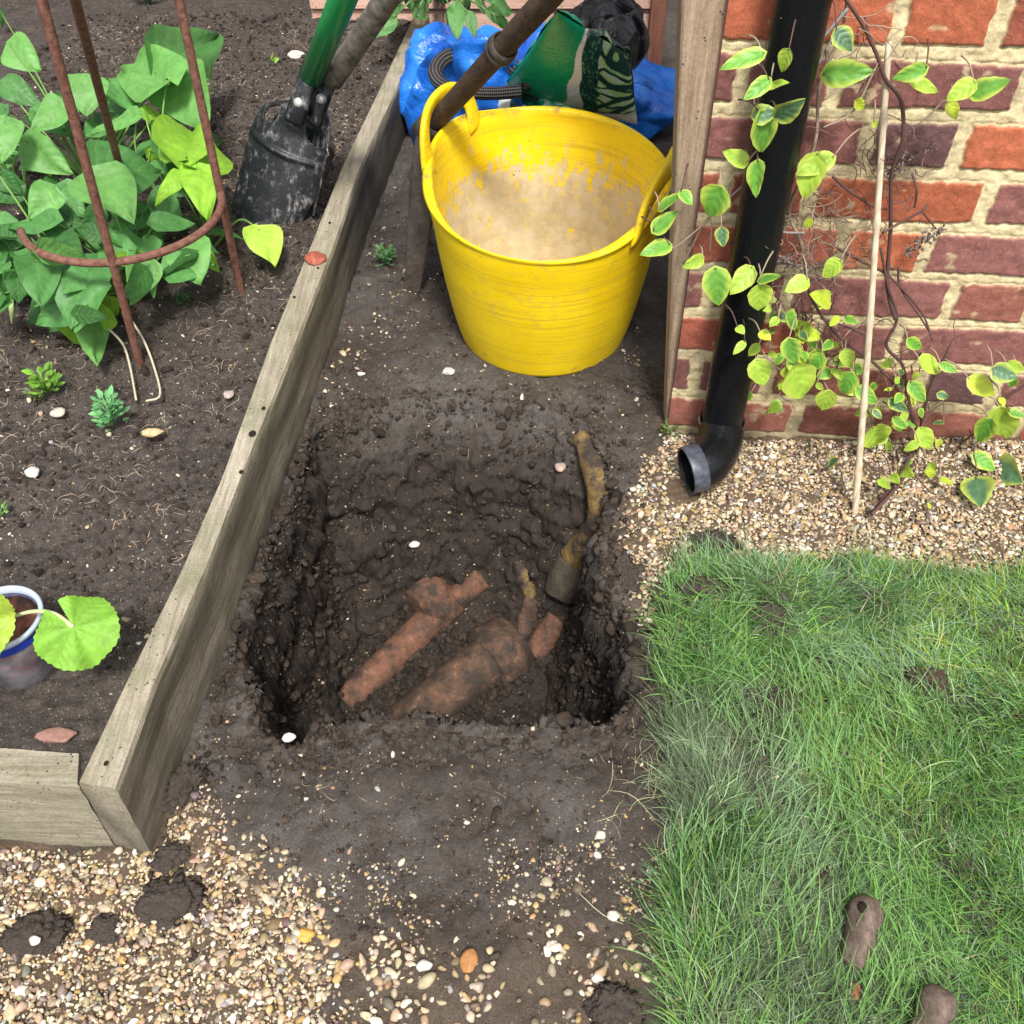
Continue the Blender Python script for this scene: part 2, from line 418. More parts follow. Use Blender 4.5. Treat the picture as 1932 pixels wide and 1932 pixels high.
# ------------------------------------------------------------------ materials for timber
def timber_mat(name, c1, c2, c3, axis_scale, green=0.0, dark=None):
    m = M(name, 0.8, 0.2)
    vec = m.obj(axis_scale)
    g1 = m.noise(1.0, 5, 0.6, vec=vec, dist=0.6); g2 = m.noise(3.5, 4, 0.7, vec=vec)
    n = m.noise(14, 4, 0.6); f = m.noise(260, 3, 0.6)
    c = m.mix(m.ramp(g1, [(0.3, 0.0), (0.7, 1.0)]), c1, c2)
    c = m.mix(m.ramp(g2, [(0.36, 0.55), (0.56, 0.0)]), c, c3)
    if green: c = m.mix(m.ramp(n, [(0.42, 0.0), (0.75, green)]), c, (0.13, 0.14, 0.065))
    sp = m.voro(110); c = m.mix(m.math('MULTIPLY', m.math('LESS_THAN', sp, 0.16), m.math('GREATER_THAN', m.noise(30, 2), 0.55)), c, (0.06, 0.05, 0.045))
    c = m.mix(0.6, c, m.ramp(f, [(0.3, 0.6), (0.65, 1.1)]), 'MULTIPLY')
    m.base(c); m.bump(m.math('ADD', m.math('MULTIPLY', g2, 1.0), m.math('MULTIPLY', f, 0.3)), 0.6, 0.002)
    return m
m_board = timber_mat('weathered_board', (0.26, 0.225, 0.165), (0.40, 0.36, 0.28), (0.16, 0.13, 0.095), (60, 3.5, 42), 0.55)
def add_shade_stain(mm, colr_):
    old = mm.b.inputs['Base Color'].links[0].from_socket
    sp_ = mm.n('ShaderNodeSeparateColor'); mm.l(mm.attr('shade_stain'), sp_.inputs[0]); mm.base(mm.mix(sp_.outputs[0], old, colr_))
add_shade_stain(m_board, (0.045, 0.038, 0.03))  # dark tone mixed in by mask: painted shade together with dirt
m_front = timber_mat('weathered_front_board', (0.24, 0.21, 0.15), (0.36, 0.33, 0.255), (0.14, 0.12, 0.085), (3.5, 60, 42), 0.4)

bed_o = (float(sideR[0][0]), float(sideR[0][1]), 0)
bed = thing('raised_bed', bed_o, 'raised garden bed edged with weathered grey-green timber boards left of the hole', 'raised bed')
def board(L, R, zt, zb, lean=0.0, n=220, seed=1, amp=0.0016):
    """long board between two top edge polylines; rounded arrises"""
    L = np.asarray(L)[:, :2]; R = np.asarray(R)[:, :2]
    tt = np.linspace(0, 1, n)
    sL = np.concatenate([[0], np.cumsum(np.linalg.norm(np.diff(L, axis=0), axis=1))]); sL /= sL[-1]
    sR = np.concatenate([[0], np.cumsum(np.linalg.norm(np.diff(R, axis=0), axis=1))]); sR /= sR[-1]
    l = np.stack([np.interp(tt, sL, L[:, k]) for k in (0, 1)], 1); r = np.stack([np.interp(tt, sR, R[:, k]) for k in (0, 1)], 1)
    ws = [0, 0.06, 0.3, 0.55, 0.8, 0.94, 1.0]; zs = np.linspace(0, 1, 12)
    prof = [(0.0, -z, 0) for z in zs[::-1][:-1]] + [(0.0, -0.035, 0), (0.05, 0, 0)] + [(a, 0.0, 0) for a in ws[2:5]] + [(0.95, 0, 0), (1.0, -0.035, 0)] + [(1.0, -z, 0) for z in zs[1:]]
    V = []; H = zt - zb
    for i in range(n):
        for (a, z, _) in prof:
            q = l[i] * (1 - a) + r[i] * a
            V.append((q[0], q[1], zt + z * H))
    V = A(V); d = amp * fbm(V[:, 0] * 30, V[:, 1] * 9, V[:, 2] * 70, o=4, seed=seed)
    V[:, 0] += d * 0.8; V[:, 2] += d * (V[:, 2] > zt - 0.01)
    k = len(prof); F = [tuple(f) for f in grid_faces(n, k)[:, ::-1]]
    F.append(tuple(range(k))); F.append(tuple((n - 1) * k + j for j in range(k))[::-1])
    return V, F
V_, F_ = board(sideL, sideR, BZ, -0.075)
# side board leans outwards a little and its foot follows the ground
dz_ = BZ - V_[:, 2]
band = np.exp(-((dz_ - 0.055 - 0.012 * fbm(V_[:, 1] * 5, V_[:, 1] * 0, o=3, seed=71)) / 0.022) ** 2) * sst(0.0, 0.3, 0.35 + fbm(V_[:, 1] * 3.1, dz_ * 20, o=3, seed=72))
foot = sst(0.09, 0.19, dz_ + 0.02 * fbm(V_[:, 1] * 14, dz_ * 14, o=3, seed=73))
st_ = np.clip(0.28 * sst(0.004, 0.02, dz_) + 0.5 * band + 0.5 * foot, 0, 0.9)  # side faces darkened as painted shade, plus a dirt band and muddy foot
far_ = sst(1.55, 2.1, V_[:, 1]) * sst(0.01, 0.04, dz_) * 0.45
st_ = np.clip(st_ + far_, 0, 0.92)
sb = mesh('side_board', V_, F_, m_board.m, bed, smooth=False, cols={'shade_stain': st_})
sb['label'] = 'long weathered side board with mud along its foot and shade painted on its side'
fl0 = P(-260, 1386, BZ); fl1 = P(157, 1417, BZ); fr0 = P(-260, 1453, BZ); fr1 = P(150, 1478, BZ)
fl = [fl0 + (fl1 - fl0) * t for t in (0, 1)]; fr = [fr0 + (fr1 - fr0) * t for t in (0, 1)]
fr[1] = fr[1] + A([-0.003, 0, 0]); fl[1] = fl[1] + A([-0.006, 0, 0])
V_, F_ = board(fl, fr, BZ - 0.002, -0.05, n=60, seed=5)
mesh('front_board', V_, F_, m_front.m, bed, smooth=False)
# knots and nail holes in the boards
knots = []
for (x, y, r) in [(497, 770, .0035), (476, 818, .006), (455, 890, .0035), (622, 420, .003), (200, 1440, .0028), (600, 505, .0025), (555, 560, .0028)]:
    c_ = P(x, y, BZ + 0.0022)
    V = [c_] + [c_ + A([math.cos(a) * r, math.sin(a) * r * 1.3, 0.0]) for a in np.linspace(0, 2 * math.pi, 10)[:-1]]
    knots.append((V, [(0, i, i % 9 + 1) for i in range(1, 10)]))
m_dark = M('dark_hole', 0.9, 0.1).base((0.02, 0.016, 0.012))
for V, F in knots: mesh('nail_hole', V, F, m_dark.m, bed)

# ------------------------------------------------------------------ brick wall (real recessed joints)
CW = 0.0832; MOD = 0.3715
def wall_fields(u, wz):
    # slightly wandering lines
    du = 0.003 * vnoise(u * 9, wz * 12, seed=101) + 0.0022 * fbm(u * 90, wz * 90, o=2, seed=102)
    dw = 0.0024 * vnoise(u * 7, wz * 9, seed=103) + 0.0018 * fbm(u * 90, wz * 90, o=2, seed=104)
    uu = u + du; ww = wz + dw - 0.004
    row = np.floor(ww / CW).astype(int); fw = ww / CW - row
    rp = 8 - row                                             # row 8 at the bottom, row 0 at the top of the photo
    offs = np.where(rp % 2 == 0, 0.281, 0.281 + MOD / 2)
    q = (uu - offs + 0.062) / MOD; k = np.floor(q).astype(int); fq = (q - k) * MOD
    head = fq < 0.124
    a = np.where(head, fq, fq - 0.124); L = np.where(head, 0.124, MOD - 0.124)
    eu = np.minimum(a, L - a); ew = np.minimum(fw, 1 - fw) * CW
    jw = 0.0088 + 0.0025 * vnoise(u * 9, wz * 9, seed=105)
    e = np.minimum(eu, ew) - jw                               # >0 inside the brick
    return row, k, head, e
du_ = np.concatenate([np.arange(0, 0.86, 0.0022), np.geomspace(0.862, 3.2, 90)])
dw_ = np.concatenate([[-0.25, -0.12], np.arange(-0.03, 0.83, 0.0022), np.geomspace(0.834, 2.2, 90)])
U, Wz = np.meshgrid(du_, dw_, indexing='ij'); U = U.ravel(); Wz = Wz.ravel()
row, kk, head, e = wall_fields(U, Wz)
inside = sst(0.0, 0.0025, e)
hb = _h(row + 100, kk * 2 + head.astype(int), np.zeros_like(row), 9)
hb2 = _h(row + 100, kk * 2 + head.astype(int), np.zeros_like(row), 19)
ORG = A([0.39, 0.115, 0.058]); RED = A([0.31, 0.094, 0.060]); PUR = A([0.21, 0.088, 0.078]); DPU = A([0.14, 0.072, 0.072]); PNK = A([0.30, 0.115, 0.085])
bc = np.zeros((len(U), 3))
for lo, hi, c_ in ((0, .22, RED), (.22, .42, ORG), (.42, .68, PUR), (.68, .85, DPU), (.85, 1.01, PNK)):
    s_ = (hb >= lo) & (hb < hi); bc[s_] = c_
def setb(u, r, c_):                                          # bricks whose colour the photo shows, by wall place
    rr, k2, h2, _ = wall_fields(A([u]), A([(8 - r + 0.5) * CW + 0.004]))
    s_ = (row == rr[0]) & (kk == k2[0]) & (head == h2[0]); bc[s_] = c_
for uu_, r_, c_ in [(.08, 0, ORG), (.28, 0, ORG), (.45, 0, RED), (.05, 0, ORG), (.60, 0, PUR), (.10, 1, PUR), (.28, 1, PUR), (.46, 1, PUR), (.02, 1, PUR), (.10, 2, PUR), (.28, 2, DPU), (.46, 2, ORG), (.6, 2, RED),
                    (.02, 3, RED), (.10, 3, RED), (.28, 3, ORG), (.46, 3, PUR), (.62, 3, PUR), (.10, 4, RED), (.28, 4, ORG), (.46, 4, PUR), (.02, 4, RED), (.10, 5, PUR), (.28, 5, PUR), (.48, 5, PNK * 0.8), (.6, 5, PUR), (.02, 5, PUR),
                    (.02, 6, PNK), (.10, 6, RED), (.28, 6, PUR), (.46, 6, PUR), (.6, 6, PUR), (.02, 7, PUR), (.10, 7, PUR), (.28, 7, PNK * .8), (.46, 7, DPU), (.6, 7, PUR), (.1, 8, RED), (.28, 8, PNK * 0.75), (.02, 8, PNK), (.46, 8, PNK), (.6, 8, RED)]:
    setb(uu_, r_, c_)
bc *= (0.85 + 0.3 * hb2)[:, None]
mort = A([0.68, 0.57, 0.34])[None] * (0.85 + 0.25 * vnoise(U * 30, Wz * 30, seed=111) * 0.5)[:, None]
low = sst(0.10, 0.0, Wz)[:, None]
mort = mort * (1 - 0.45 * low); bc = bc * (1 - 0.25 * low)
smear = (sst(0.85, 1.15, fbm(U * 34, Wz * 40, o=4, seed=113)) * 0.6)[:, None]
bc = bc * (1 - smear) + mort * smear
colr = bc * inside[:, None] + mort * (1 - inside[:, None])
rel = inside * (0.0028 + 0.0009 * fbm(U * 70, Wz * 70, o=4, seed=121)) + (1 - inside) * 0.0015 * fbm(U * 90, Wz * 90, o=3, seed=122)
edge_round = -0.002 * sst(0.004, 0.0, np.abs(e))
VW = B0[None] + U[:, None] * WE[None] + WN[None] * (rel + edge_round - 0.003)[:, None]; VW[:, 2] = Wz
nfu, nfw = len(du_), len(dw_)
FW = grid_faces(nfu, nfw)
# close the wall: left return, top and back
def wp(u, d, z): q = B0 + WE * u - WN * d; return A([q[0], q[1], z])
nb = len(VW)
back = A([wp(0, 0.003, -0.25), wp(0, 0.003, 2.2), wp(0, 0.22, 2.2), wp(0, 0.22, -0.25), wp(3.2, 0.003, 2.2), wp(3.2, 0.22, 2.2), wp(3.2, 0.22, -0.25)])
VWA = np.vstack([VW, back]); FWA = np.vstack([FW, A([[nb, nb + 1, nb + 2, nb + 3], [nb + 1, nb + 4, nb + 5, nb + 2], [nb + 3, nb + 2, nb + 5, nb + 6]])])
cA = np.vstack([colr, np.tile(PUR, (7, 1))]); iA = np.concatenate([inside, np.ones(7)])
m_brick = M('brick_and_mortar', 0.85, 0.2); m = m_brick
n1 = m.noise(55, 5, 0.7); n2 = m.noise(300, 4, 0.7); n3 = m.noise(12, 3, 0.6)
c = m.mix(0.75, m.attr('col'), m.ramp(n1, [(0.3, 0.62), (0.7, 1.25)]), 'MULTIPLY')
c = m.mix(0.6, c, m.ramp(n2, [(0.3, 0.6), (0.7, 1.3)]), 'MULTIPLY')
c = m.mix(m.ramp(m.voro(150), [(0.10, 0.55), (0.16, 0.0)]), c, (0.42, 0.30, 0.22))
m.base(c); m.bump(m.math('ADD', n1, m.math('MULTIPLY', n2, 0.8)), 0.5, 0.0018)
wall = mesh('brick_wall', VWA, FWA, m_brick.m, cols={'col': cA}, origin=tuple(B0), smooth=True)
tagit(wall, 'red and purple brick house wall with thick cream mortar joints', 'wall')

# ------------------------------------------------------------------ timber post behind the wall corner
m_post = timber_mat('post_timber', (0.30, 0.215, 0.145), (0.44, 0.335, 0.235), (0.17, 0.105, 0.07), (55, 55, 3.0), 0.15)
pb = MB()
b0 = P(1254, 800, 0); 
def plank(c0, c1, wdt, th, zrot, mb, jit=0.0, col=None):
    """plank from foot c0 to top c1, width along zrot"""
    c0 = A(c0, float); c1 = A(c1, float); T = c1 - c0; Lh = np.linalg.norm(T); T /= Lh
    u = A([math.cos(zrot), math.sin(zrot), 0]); u = nrm(u - T * np.dot(u, T)); v_ = np.cross(T, u)
    V, F = box((0, 0, 0), wdt, th, Lh, bev=0.003)
    V = V @ np.stack([u, v_, T]) + (c0 + c1) / 2
    mb.add(V, F, col) if col is not None else mb.add(V, F)
ptop = A([0.355, 1.44, 1.6]); pft = A([0.334, 1.44, -0.05])
def edge_at(x, y, Yp):                                       # sight line meets plane Y = Yp
    d = ray(x, y); t = Yp / d[1]; return A([0, 0, CAM_H]) + d * t
e0 = edge_at(1254, 790, 1.415); e1 = edge_at(1283, 0, 1.415); k_ = (1.9 - e0[2]) / (e1[2] - e0[2]); e2 = e0 + (e1 - e0) * k_
e0 = e0 + (e1 - e0) * ((-0.05 - e0[2]) / (e1[2] - e0[2]))
plank(e0 + A([0.06, 0.0, 0]), e2 + A([0.06, 0.0, 0]), 0.12, 0.05, 0, pb)
post = pb.build('fence_post', m_post.m, smooth=False); tagit(post, 'tall weathered brown timber post standing against the corner of the brick wall', 'post')

# ------------------------------------------------------------------ shed beyond the bags
m_clad = timber_mat('pink_cladding', (0.52, 0.33, 0.25), (0.64, 0.43, 0.34), (0.36, 0.19, 0.14), (3.0, 55, 45), 0.0)
m_trim = timber_mat('brown_trim', (0.20, 0.085, 0.055), (0.30, 0.14, 0.095), (0.12, 0.05, 0.035), (55, 55, 3.0), 0.0)
SY = 2.95
def onY(x, y, Yp=SY): return edge_at(x, y, Yp)
xr = onY(1224, 60)[0]; xl = onY(930, 60)[0] - 0.5
zt_ = [onY(1100, yy)[2] for yy in (135 + 95, 112, 18, -76, -170, -262, -350)]
shed = thing('shed', (xr, SY, 0), 'timber shed with pale pink horizontal cladding behind the rubble bag', 'shed')
cl = MB()
zs = [0.0] + [z for z in zt_ if z > 0.03]
for a, b in zip(zs[:-1], zs[1:]):
    V, F = box(((xl + xr) / 2, SY + 0.012, (a + b) / 2 + 0.001), xr - xl, 0.02, (b - a) - 0.004, bev=0.003)
    V[:, 1] -= 0.012 * (b - V[:, 2]) / (b - a); cl.add(V, F)
cl.build('cladding', m_clad.m, shed, smooth=False)
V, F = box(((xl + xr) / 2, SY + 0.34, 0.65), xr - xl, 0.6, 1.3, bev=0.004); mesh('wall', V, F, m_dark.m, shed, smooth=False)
tr = onY(1232, 60)[0]; V, F = box((tr + 0.006, SY - 0.005, 0.7), 0.042, 0.06, 1.45, bev=0.003); mesh('corner_trim', V, F, m_trim.m, shed, smooth=False)

# dark fence at the very back closing the gap beside the shed
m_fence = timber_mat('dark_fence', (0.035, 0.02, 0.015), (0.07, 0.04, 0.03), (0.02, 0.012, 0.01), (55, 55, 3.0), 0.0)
fn = MB(); fx = -3.2
while fx < 1.6:
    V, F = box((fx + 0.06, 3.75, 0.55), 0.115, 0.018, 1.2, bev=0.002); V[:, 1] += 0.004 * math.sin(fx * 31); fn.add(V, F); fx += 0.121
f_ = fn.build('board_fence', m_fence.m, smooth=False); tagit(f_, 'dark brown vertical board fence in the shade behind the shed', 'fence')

# ================================================================== THE TUB
m_yel = M('yellow_rubber', 0.42, 0.4); m = m_yel
n1 = m.noise(30, 4, 0.65); n2 = m.noise(9, 4, 0.6); st = m.noise(1.0, 4, 0.6, vec=m.obj((60, 60, 9))); rg = m.noise(1.0, 4, 0.7, vec=m.obj((4, 4, 190)))
c = m.mix(m.ramp(n2, [(0.3, 0.0), (0.7, 1.0)]), (0.80, 0.54, 0.004), (0.92, 0.67, 0.010))
sepc = m.n('ShaderNodeSeparateColor'); m.l(m.attr('dirt'), sepc.inputs[0])
# outside: rubbed rings and muddy smears
c = m.mix(m.ramp(rg, [(0.32, 0.6), (0.50, 0.0)]), c, (0.50, 0.33, 0.03))
mud = m.math('MULTIPLY', m.ramp(n1, [(0.55, 0.0), (0.75, 0.6)]), sepc.outputs[1], True)
c = m.mix(mud, c, (0.20, 0.15, 0.09))
# inside: dried slurry with drip streaks
res = m.math('ADD', sepc.outputs[0], m.math('MULTIPLY', m.math('SUBTRACT', m.noise(1.0, 7, 0.75, vec=m.obj((60, 60, 28))), 0.5), 1.9))
c = m.mix(m.ramp(res, [(0.50, 0.0), (0.66, 0.85)]), c, m.mix(m.ramp(n1, [(0.35, 0), (0.65, 1)]), (0.43, 0.35, 0.25), (0.58, 0.51, 0.41)))
c = m.mix(m.math('MULTIPLY', m.ramp(m.noise(46, 5, 0.75, dist=1.2), [(0.665, 0.0), (0.69, 0.9)]), sepc.outputs[2]), c, (0.09, 0.06, 0.035))
m.base(c); m.rough(m.ramp(n1, [(0.3, 0.33), (0.7, 0.6)]))
m.bump(m.math('ADD', m.math('MULTIPLY', rg, 0.5), m.math('MULTIPLY', n1, 0.5)), 0.35, 0.0012)
tc = A([0.062, 1.705, 0.0]); tz0 = float(ground_h(tc[0:1], tc[1:2])[0]) - 0.004
tub = thing('tub', (tc[0], tc[1], tz0), 'yellow flexible two-handled rubber tub with dried beige slurry inside', 'tub')
HA = [math.radians(150), math.radians(-24)]
def rim_z(th): return 0.318 + 0.026 * math.sin(th)
def rim_p(th, s=1.0, dz=0.0):
    bulge = 1.0
    return A([tc[0] + 0.217 * s * bulge * math.cos(th), tc[1] + 0.232 * s * bulge * math.sin(th), tz0 + rim_z(th) + dz])
def hbump(th):
    b = 0
    for h in HA:
        d = (th - h + math.pi) % (2 * math.pi) - math.pi; b += 0.022 * math.exp(-(abs(d) / 0.50) ** 2.6)
    return b
nth = 160; V = []; dirt = []
outer = [0, 0.012, 0.03, 0.08, 0.16, 0.28, 0.42, 0.56, 0.70, 0.82, 0.92, 0.97]; prof = []
for s in outer: prof.append(('o', s))
prof += [('o', 0.985), ('l', 0), ('l', 1), ('l', 2), ('l', 3), ('l', 4)] + [('i', s) for s in (0.97, 0.92, 0.85, 0.76, 0.66, 0.56, 0.46, 0.36, 0.26, 0.17, 0.09, 0.045)] + [('f', s) for s in (0.92, 0.75, 0.5, 0.25, 0.02)]
for kind, s in prof:
    for k in range(nth):
        th = 2 * math.pi * k / nth; rz = rim_z(th) + hbump(th); ca, sa = math.cos(th), math.sin(th)
        def rr(q, inset=0.0):
            f = (0.163 + 0.003 * min(1, q * 8)) * (1 - q) + q * 1.0 * 0.2165; g = 0.166 * (1 - q) + q * 0.2315
            bow = 0.006 * math.sin(math.pi * q)
            return f + bow - inset, g + bow - inset
        if kind == 'o':
            a, b = rr(s); 
            if s == 0: a -= 0.010; b -= 0.010
            if s > 0.9: a += 0.002; b += 0.002
            if abs(s - 0.92) < 0.001: a += 0.001; b += 0.001
            p = (ca * a, sa * b, rz * s); d_ = (0.0, 0.35 + 0.9 * (s < 0.1) + 0.25 * (s > 0.5), 1)
        elif kind == 'l':
            ang = math.pi * (s / 4.0); a, b = rr(1.0); rl = 0.0052
            off = math.cos(ang) * rl; p = (ca * (a + 0.001 + off), sa * (b + 0.001 + off), rz + math.sin(ang) * rl); d_ = (0.1, 0.8 + (0.8 if s > 1 else 0), 1)
        elif kind == 'i':
            a, b = rr(s, 0.0055); p = (ca * a, sa * b, rz * s + 0.006 * (1 - s))
            lvl = 0.60 + 0.10 * math.sin(th * 1.0 + 0.6) + 0.05 * math.sin(3 * th + 1)
            d_ = (0.56 + 1.5 * max(-0.5, min(0.16, (lvl + 0.03 - s))) , 0.5, 1)
        else:
            a, b = rr(0.03, 0.0055); p = (ca * a * s, sa * b * s, 0.010 + 0.004 * math.sin(th * 2) * s); d_ = (0.80, 0.2, 1)
        wv = 0.0025 * math.sin(3 * th + 1.1) * s
        V.append((tc[0] + p[0] + wv * ca, tc[1] + p[1] + wv * sa, tz0 + p[2])); dirt.append(d_)
F = []
for i in range(len(prof) - 1):
    for k in range(nth):
        a = i * nth + k; b = i * nth + (k + 1) % nth; F.append((a, b, b + nth, a + nth))
F.append(tuple(range(nth))[::-1]); F.append(tuple((len(prof) - 1) * nth + k for k in range(nth)))
mesh('body', V, F, m_yel.m, tub, cols={'dirt': A(dirt)})
def tub_handle(h, hh, outw, sag, wid):
    """moulded strap: a flat band arching up out of the rim"""
    n = 44; seg = 14; pts = []; V = []
    for i in range(n + 1):
        ph = math.pi * (-0.16 + 1.32 * i / n); cphi, sphi = math.cos(ph), math.sin(ph)
        t = -math.copysign(abs(cphi) ** 0.85, cphi) if sphi > 0 else -math.copysign(1.0, cphi) * (1 + 0.10 * -sphi)
        up = sphi ** 0.85 if sphi > 0 else 0.0
        th = h + t * 0.37; base = rim_p(th, 0.996 + outw * up)
        z = base[2] + hbump(th) - 0.004 + (hh * up if sphi > 0 else 0.045 * sphi)
        if sphi < 0: base = rim_p(th, 0.996 + 0.24 * 0.045 * sphi / 0.33)
        pts.append(A([base[0], base[1], z]))
    rad = nrm(A([math.cos(h), math.sin(h), 0.0]))
    for i in range(n + 1):
        T = nrm(pts[min(i + 1, n)] - pts[max(i - 1, 0)]); Nn = nrm(rad + A([0, 0, 0.25]) - T * np.dot(rad + A([0, 0, 0.25]), T)); Bn = np.cross(T, Nn)
        e_ = abs(i / n * 2 - 1); wd = wid * (1 + 0.35 * sst(0.6, 0.85, e_)); th_ = (0.0058 + 0.001 * (1 - e_)) * (1 - .6 * sst(.9, 1, e_))
        for k in range(seg):
            a = 2 * math.pi * k / seg; cx = math.copysign(abs(math.cos(a)) ** 0.6, math.cos(a)); sx = math.copysign(abs(math.sin(a)) ** 0.7, math.sin(a))
            V.append(pts[i] + Bn * cx * wd + Nn * sx * th_)
    F = []
    for i in range(n):
        for k in range(seg):
            a = i * seg + k; b = i * seg + (k + 1) % seg; F.append((a, b, b + seg, a + seg))
    F.append(tuple(range(seg))[::-1]); F.append(tuple(n * seg + k for k in range(seg)))
    mesh('handle', V, F, m_yel.m, tub, cols={'dirt': np.tile(A([0.12, 0.9, 1]), (len(V), 1))})
tub_handle(HA[0], 0.066, 0.05, 0.0, 0.0150)
tub_handle(HA[1], 0.068, 0.02, 0.0, 0.0150)

# ================================================================== DRAINPIPE
m_blk = M('black_plastic', 0.22, 0.28); m = m_blk
n1 = m.noise(1.0, 4, 0.6, vec=m.obj((60, 60, 6))); n2 = m.noise(160, 4, 0.7)
m.base(m.mix(m.ramp(n1, [(0.60, 0.0), (0.85, 0.15)]), (0.0045, 0.0052, 0.0065), (0.04, 0.04, 0.038))); m.rough(m.ramp(n2, [(0.3, 0.2), (0.7, 0.42)])); m.bump(n1, 0.08, 0.001)
m_grey = M('grey_plastic_inside', 0.4, 0.4); m_grey.base(m_grey.mix(m_grey.ramp(m_grey.noise(90, 4), [(0.3, 0), (0.7, 1)]), (0.025, 0.03, 0.04), (0.085, 0.095, 0.12)))
pc_t = W(1515, 0, 0.052); pc_b = W(1366, 775, 0.052)
px_, py_ = (pc_t[0] + pc_b[0]) / 2, (pc_t[1] + pc_b[1]) / 2
dp = thing('drainpipe', (px_, py_, 0), 'black plastic rainwater downpipe on the brick wall ending in a bent shoe over the gravel', 'drainpipe')
zj = W(1366, 795, 0.052)[2]
V, F = lathe_along((px_, py_, 2.0), (px_, py_, zj - 0.01), [(0, 0.0345), (0.5, 0.0345), (0.97, 0.0345), (1, 0.034)], 40); mesh('pipe', V, F, m_blk.m, dp)
op = P(1296, 888, 0.046)                                     # centre of the open mouth
ctr = [A([px_, py_, zj + 0.004]), A([px_, py_, zj - 0.008]), A([px_ - .004, py_ - .022, .058]), A([px_ - .014, py_ - .048, .050]), op * .5 + A([px_ - .012, py_ - .064, .052]) * .5 + A([.003, -.003, .001]), op]
sp_ = smooth_path(ctr, 40); nr = len(sp_)
rad_ = [0.0385 if i > 1 else 0.0375 for i in range(nr)]
V1, F1 = tube(sp_, rad_, 40, cap=False); V2, F2 = tube(sp_, [0.0370] * nr, 40, cap=False)
mb = MB(); mb.add(V1, F1); 
mb.add(V2, [f[::-1] for f in F2]); n1_ = len(V1)
for k in range(40):
    a = (nr - 1) * 40 + k; b = (nr - 1) * 40 + (k + 1) % 40; mb.F.append((a, b, b + n1_, a + n1_))
    a = k; b = (k + 1) % 40; mb.F.append((b, a, a + n1_, b + n1_))
sho = mb.build('shoe', [m_blk.m, m_grey.m], dp)
V, F = lathe_along((px_, py_, zj + 0.003), (px_, py_, zj - 0.003), [(0.2, 0.0365), (0.4, 0.0396), (0.6, 0.0396), (0.8, 0.0365)], 40)
m_rim = M('scuffed_plastic_edge', 0.5, 0.4); m_rim.base(m_rim.mix(m_rim.ramp(m_rim.noise(70, 3), [(0.35, 0), (0.6, 1)]), (0.03, 0.03, 0.03), (0.16, 0.16, 0.15))); mesh('joint_ring', V, F, m_rim.m, dp)
# worn collar at the mouth
dm = nrm(sp_[-1] - sp_[-3]); V, F = lathe_along(op - dm * 0.026, op + dm * 0.0015, [(0, 0.0387), (0.05, 0.0402), (0.93, 0.0402), (1, 0.0400), (1.0, 0.0378), (0.0, 0.0375)], 40)
mesh('mouth_collar', V, F, m_grey.m, dp)

# ================================================================== BAMBOO CANE
m_bam = M('pale_cane', 0.5, 0.35); n1 = m_bam.noise(1.0, 4, 0.6, vec=m_bam.obj((200, 200, 12)))
m_bam.base(m_bam.mix(m_bam.ramp(n1, [(0.35, 0.0), (0.7, 1.0)]), (0.40, 0.31, 0.20), (0.66, 0.58, 0.46)))
ct = W(1677, 78, 0.03); cb = P(1620, 962, 0.01); cb[2] -= 0.03
cane_pts = smooth_path([cb, cb * 0.55 + ct * 0.45 + A([0.003, 0.004, 0]), ct], 60)
rads = [0.0056 - 0.0014 * i / 60 + (0.0016 if i in (9, 20, 32, 43, 53) else 0) for i in range(61)]
V, F = tube(cane_pts, rads, 12); cn = mesh('bamboo_cane', V, F, m_bam.m); tagit(cn, 'pale bamboo cane pushed into the gravel and leaning on the brick wall', 'cane')

# ================================================================== CLAY PIPES IN THE HOLE
def clay_mat(name, c1, c2, soil, lo, hi):
    m = M(name, 0.75, 0.25); n1 = m.noise(38, 5, 0.7); n2 = m.noise(180, 4, 0.7); n3 = m.noise(14, 3, 0.6)
    c = m.mix(m.ramp(n2, [(0.3, 0), (0.7, 1)]), c1, c2)
    c = m.mix(m.ramp(m.math('ADD', m.math('MULTIPLY', n1, 0.6), m.math('MULTIPLY', n3, 0.4)), [(lo, 0.0), (hi, 1.0)]), c, soil)
    c = m.mix(m.ramp(m.math('ADD', n1, m.math('MULTIPLY', n2, 0.3)), [(0.42, 0.55), (0.53, 0.0)]), c, (0.34, 0.22, 0.17))
    m.base(c); m.bump(m.math('ADD', n1, n2), 0.8, 0.004); return m.m
SO = (0.045, 0.034, 0.028)
m_terra = clay_mat('terracotta', (0.13, 0.058, 0.036), (0.21, 0.105, 0.065), SO, 0.42, 0.58)
m_terra2 = clay_mat('muddy_terracotta', (0.12, 0.060, 0.035), (0.20, 0.115, 0.07), SO, 0.34, 0.54)
m_moss = clay_mat('ochre_mortar', (0.17, 0.105, 0.03), (0.30, 0.20, 0.07), SO, 0.38, 0.56)
m_greyp = clay_mat('grey_clay', (0.055, 0.05, 0.038), (0.09, 0.08, 0.055), SO, 0.46, 0.60)
def lumpy(V, amp, seed, f=38):
    V = A(V); c_ = V.mean(0); d = V - c_; d /= np.linalg.norm(d, axis=1)[:, None] + 1e-9
    return V + d * (amp * fbm(V[:, 0] * f, V[:, 1] * f, V[:, 2] * f, o=3, seed=seed))[:, None]
def rod(name, a, b, r, mat, parent, seed=1, amp=0.002, n=26, bulge=None):
    V, F = tube(smooth_path([a, b] if not isinstance(a, list) else a, n), r, 22); return mesh(name, lumpy(V, amp, seed), F, mat, parent)
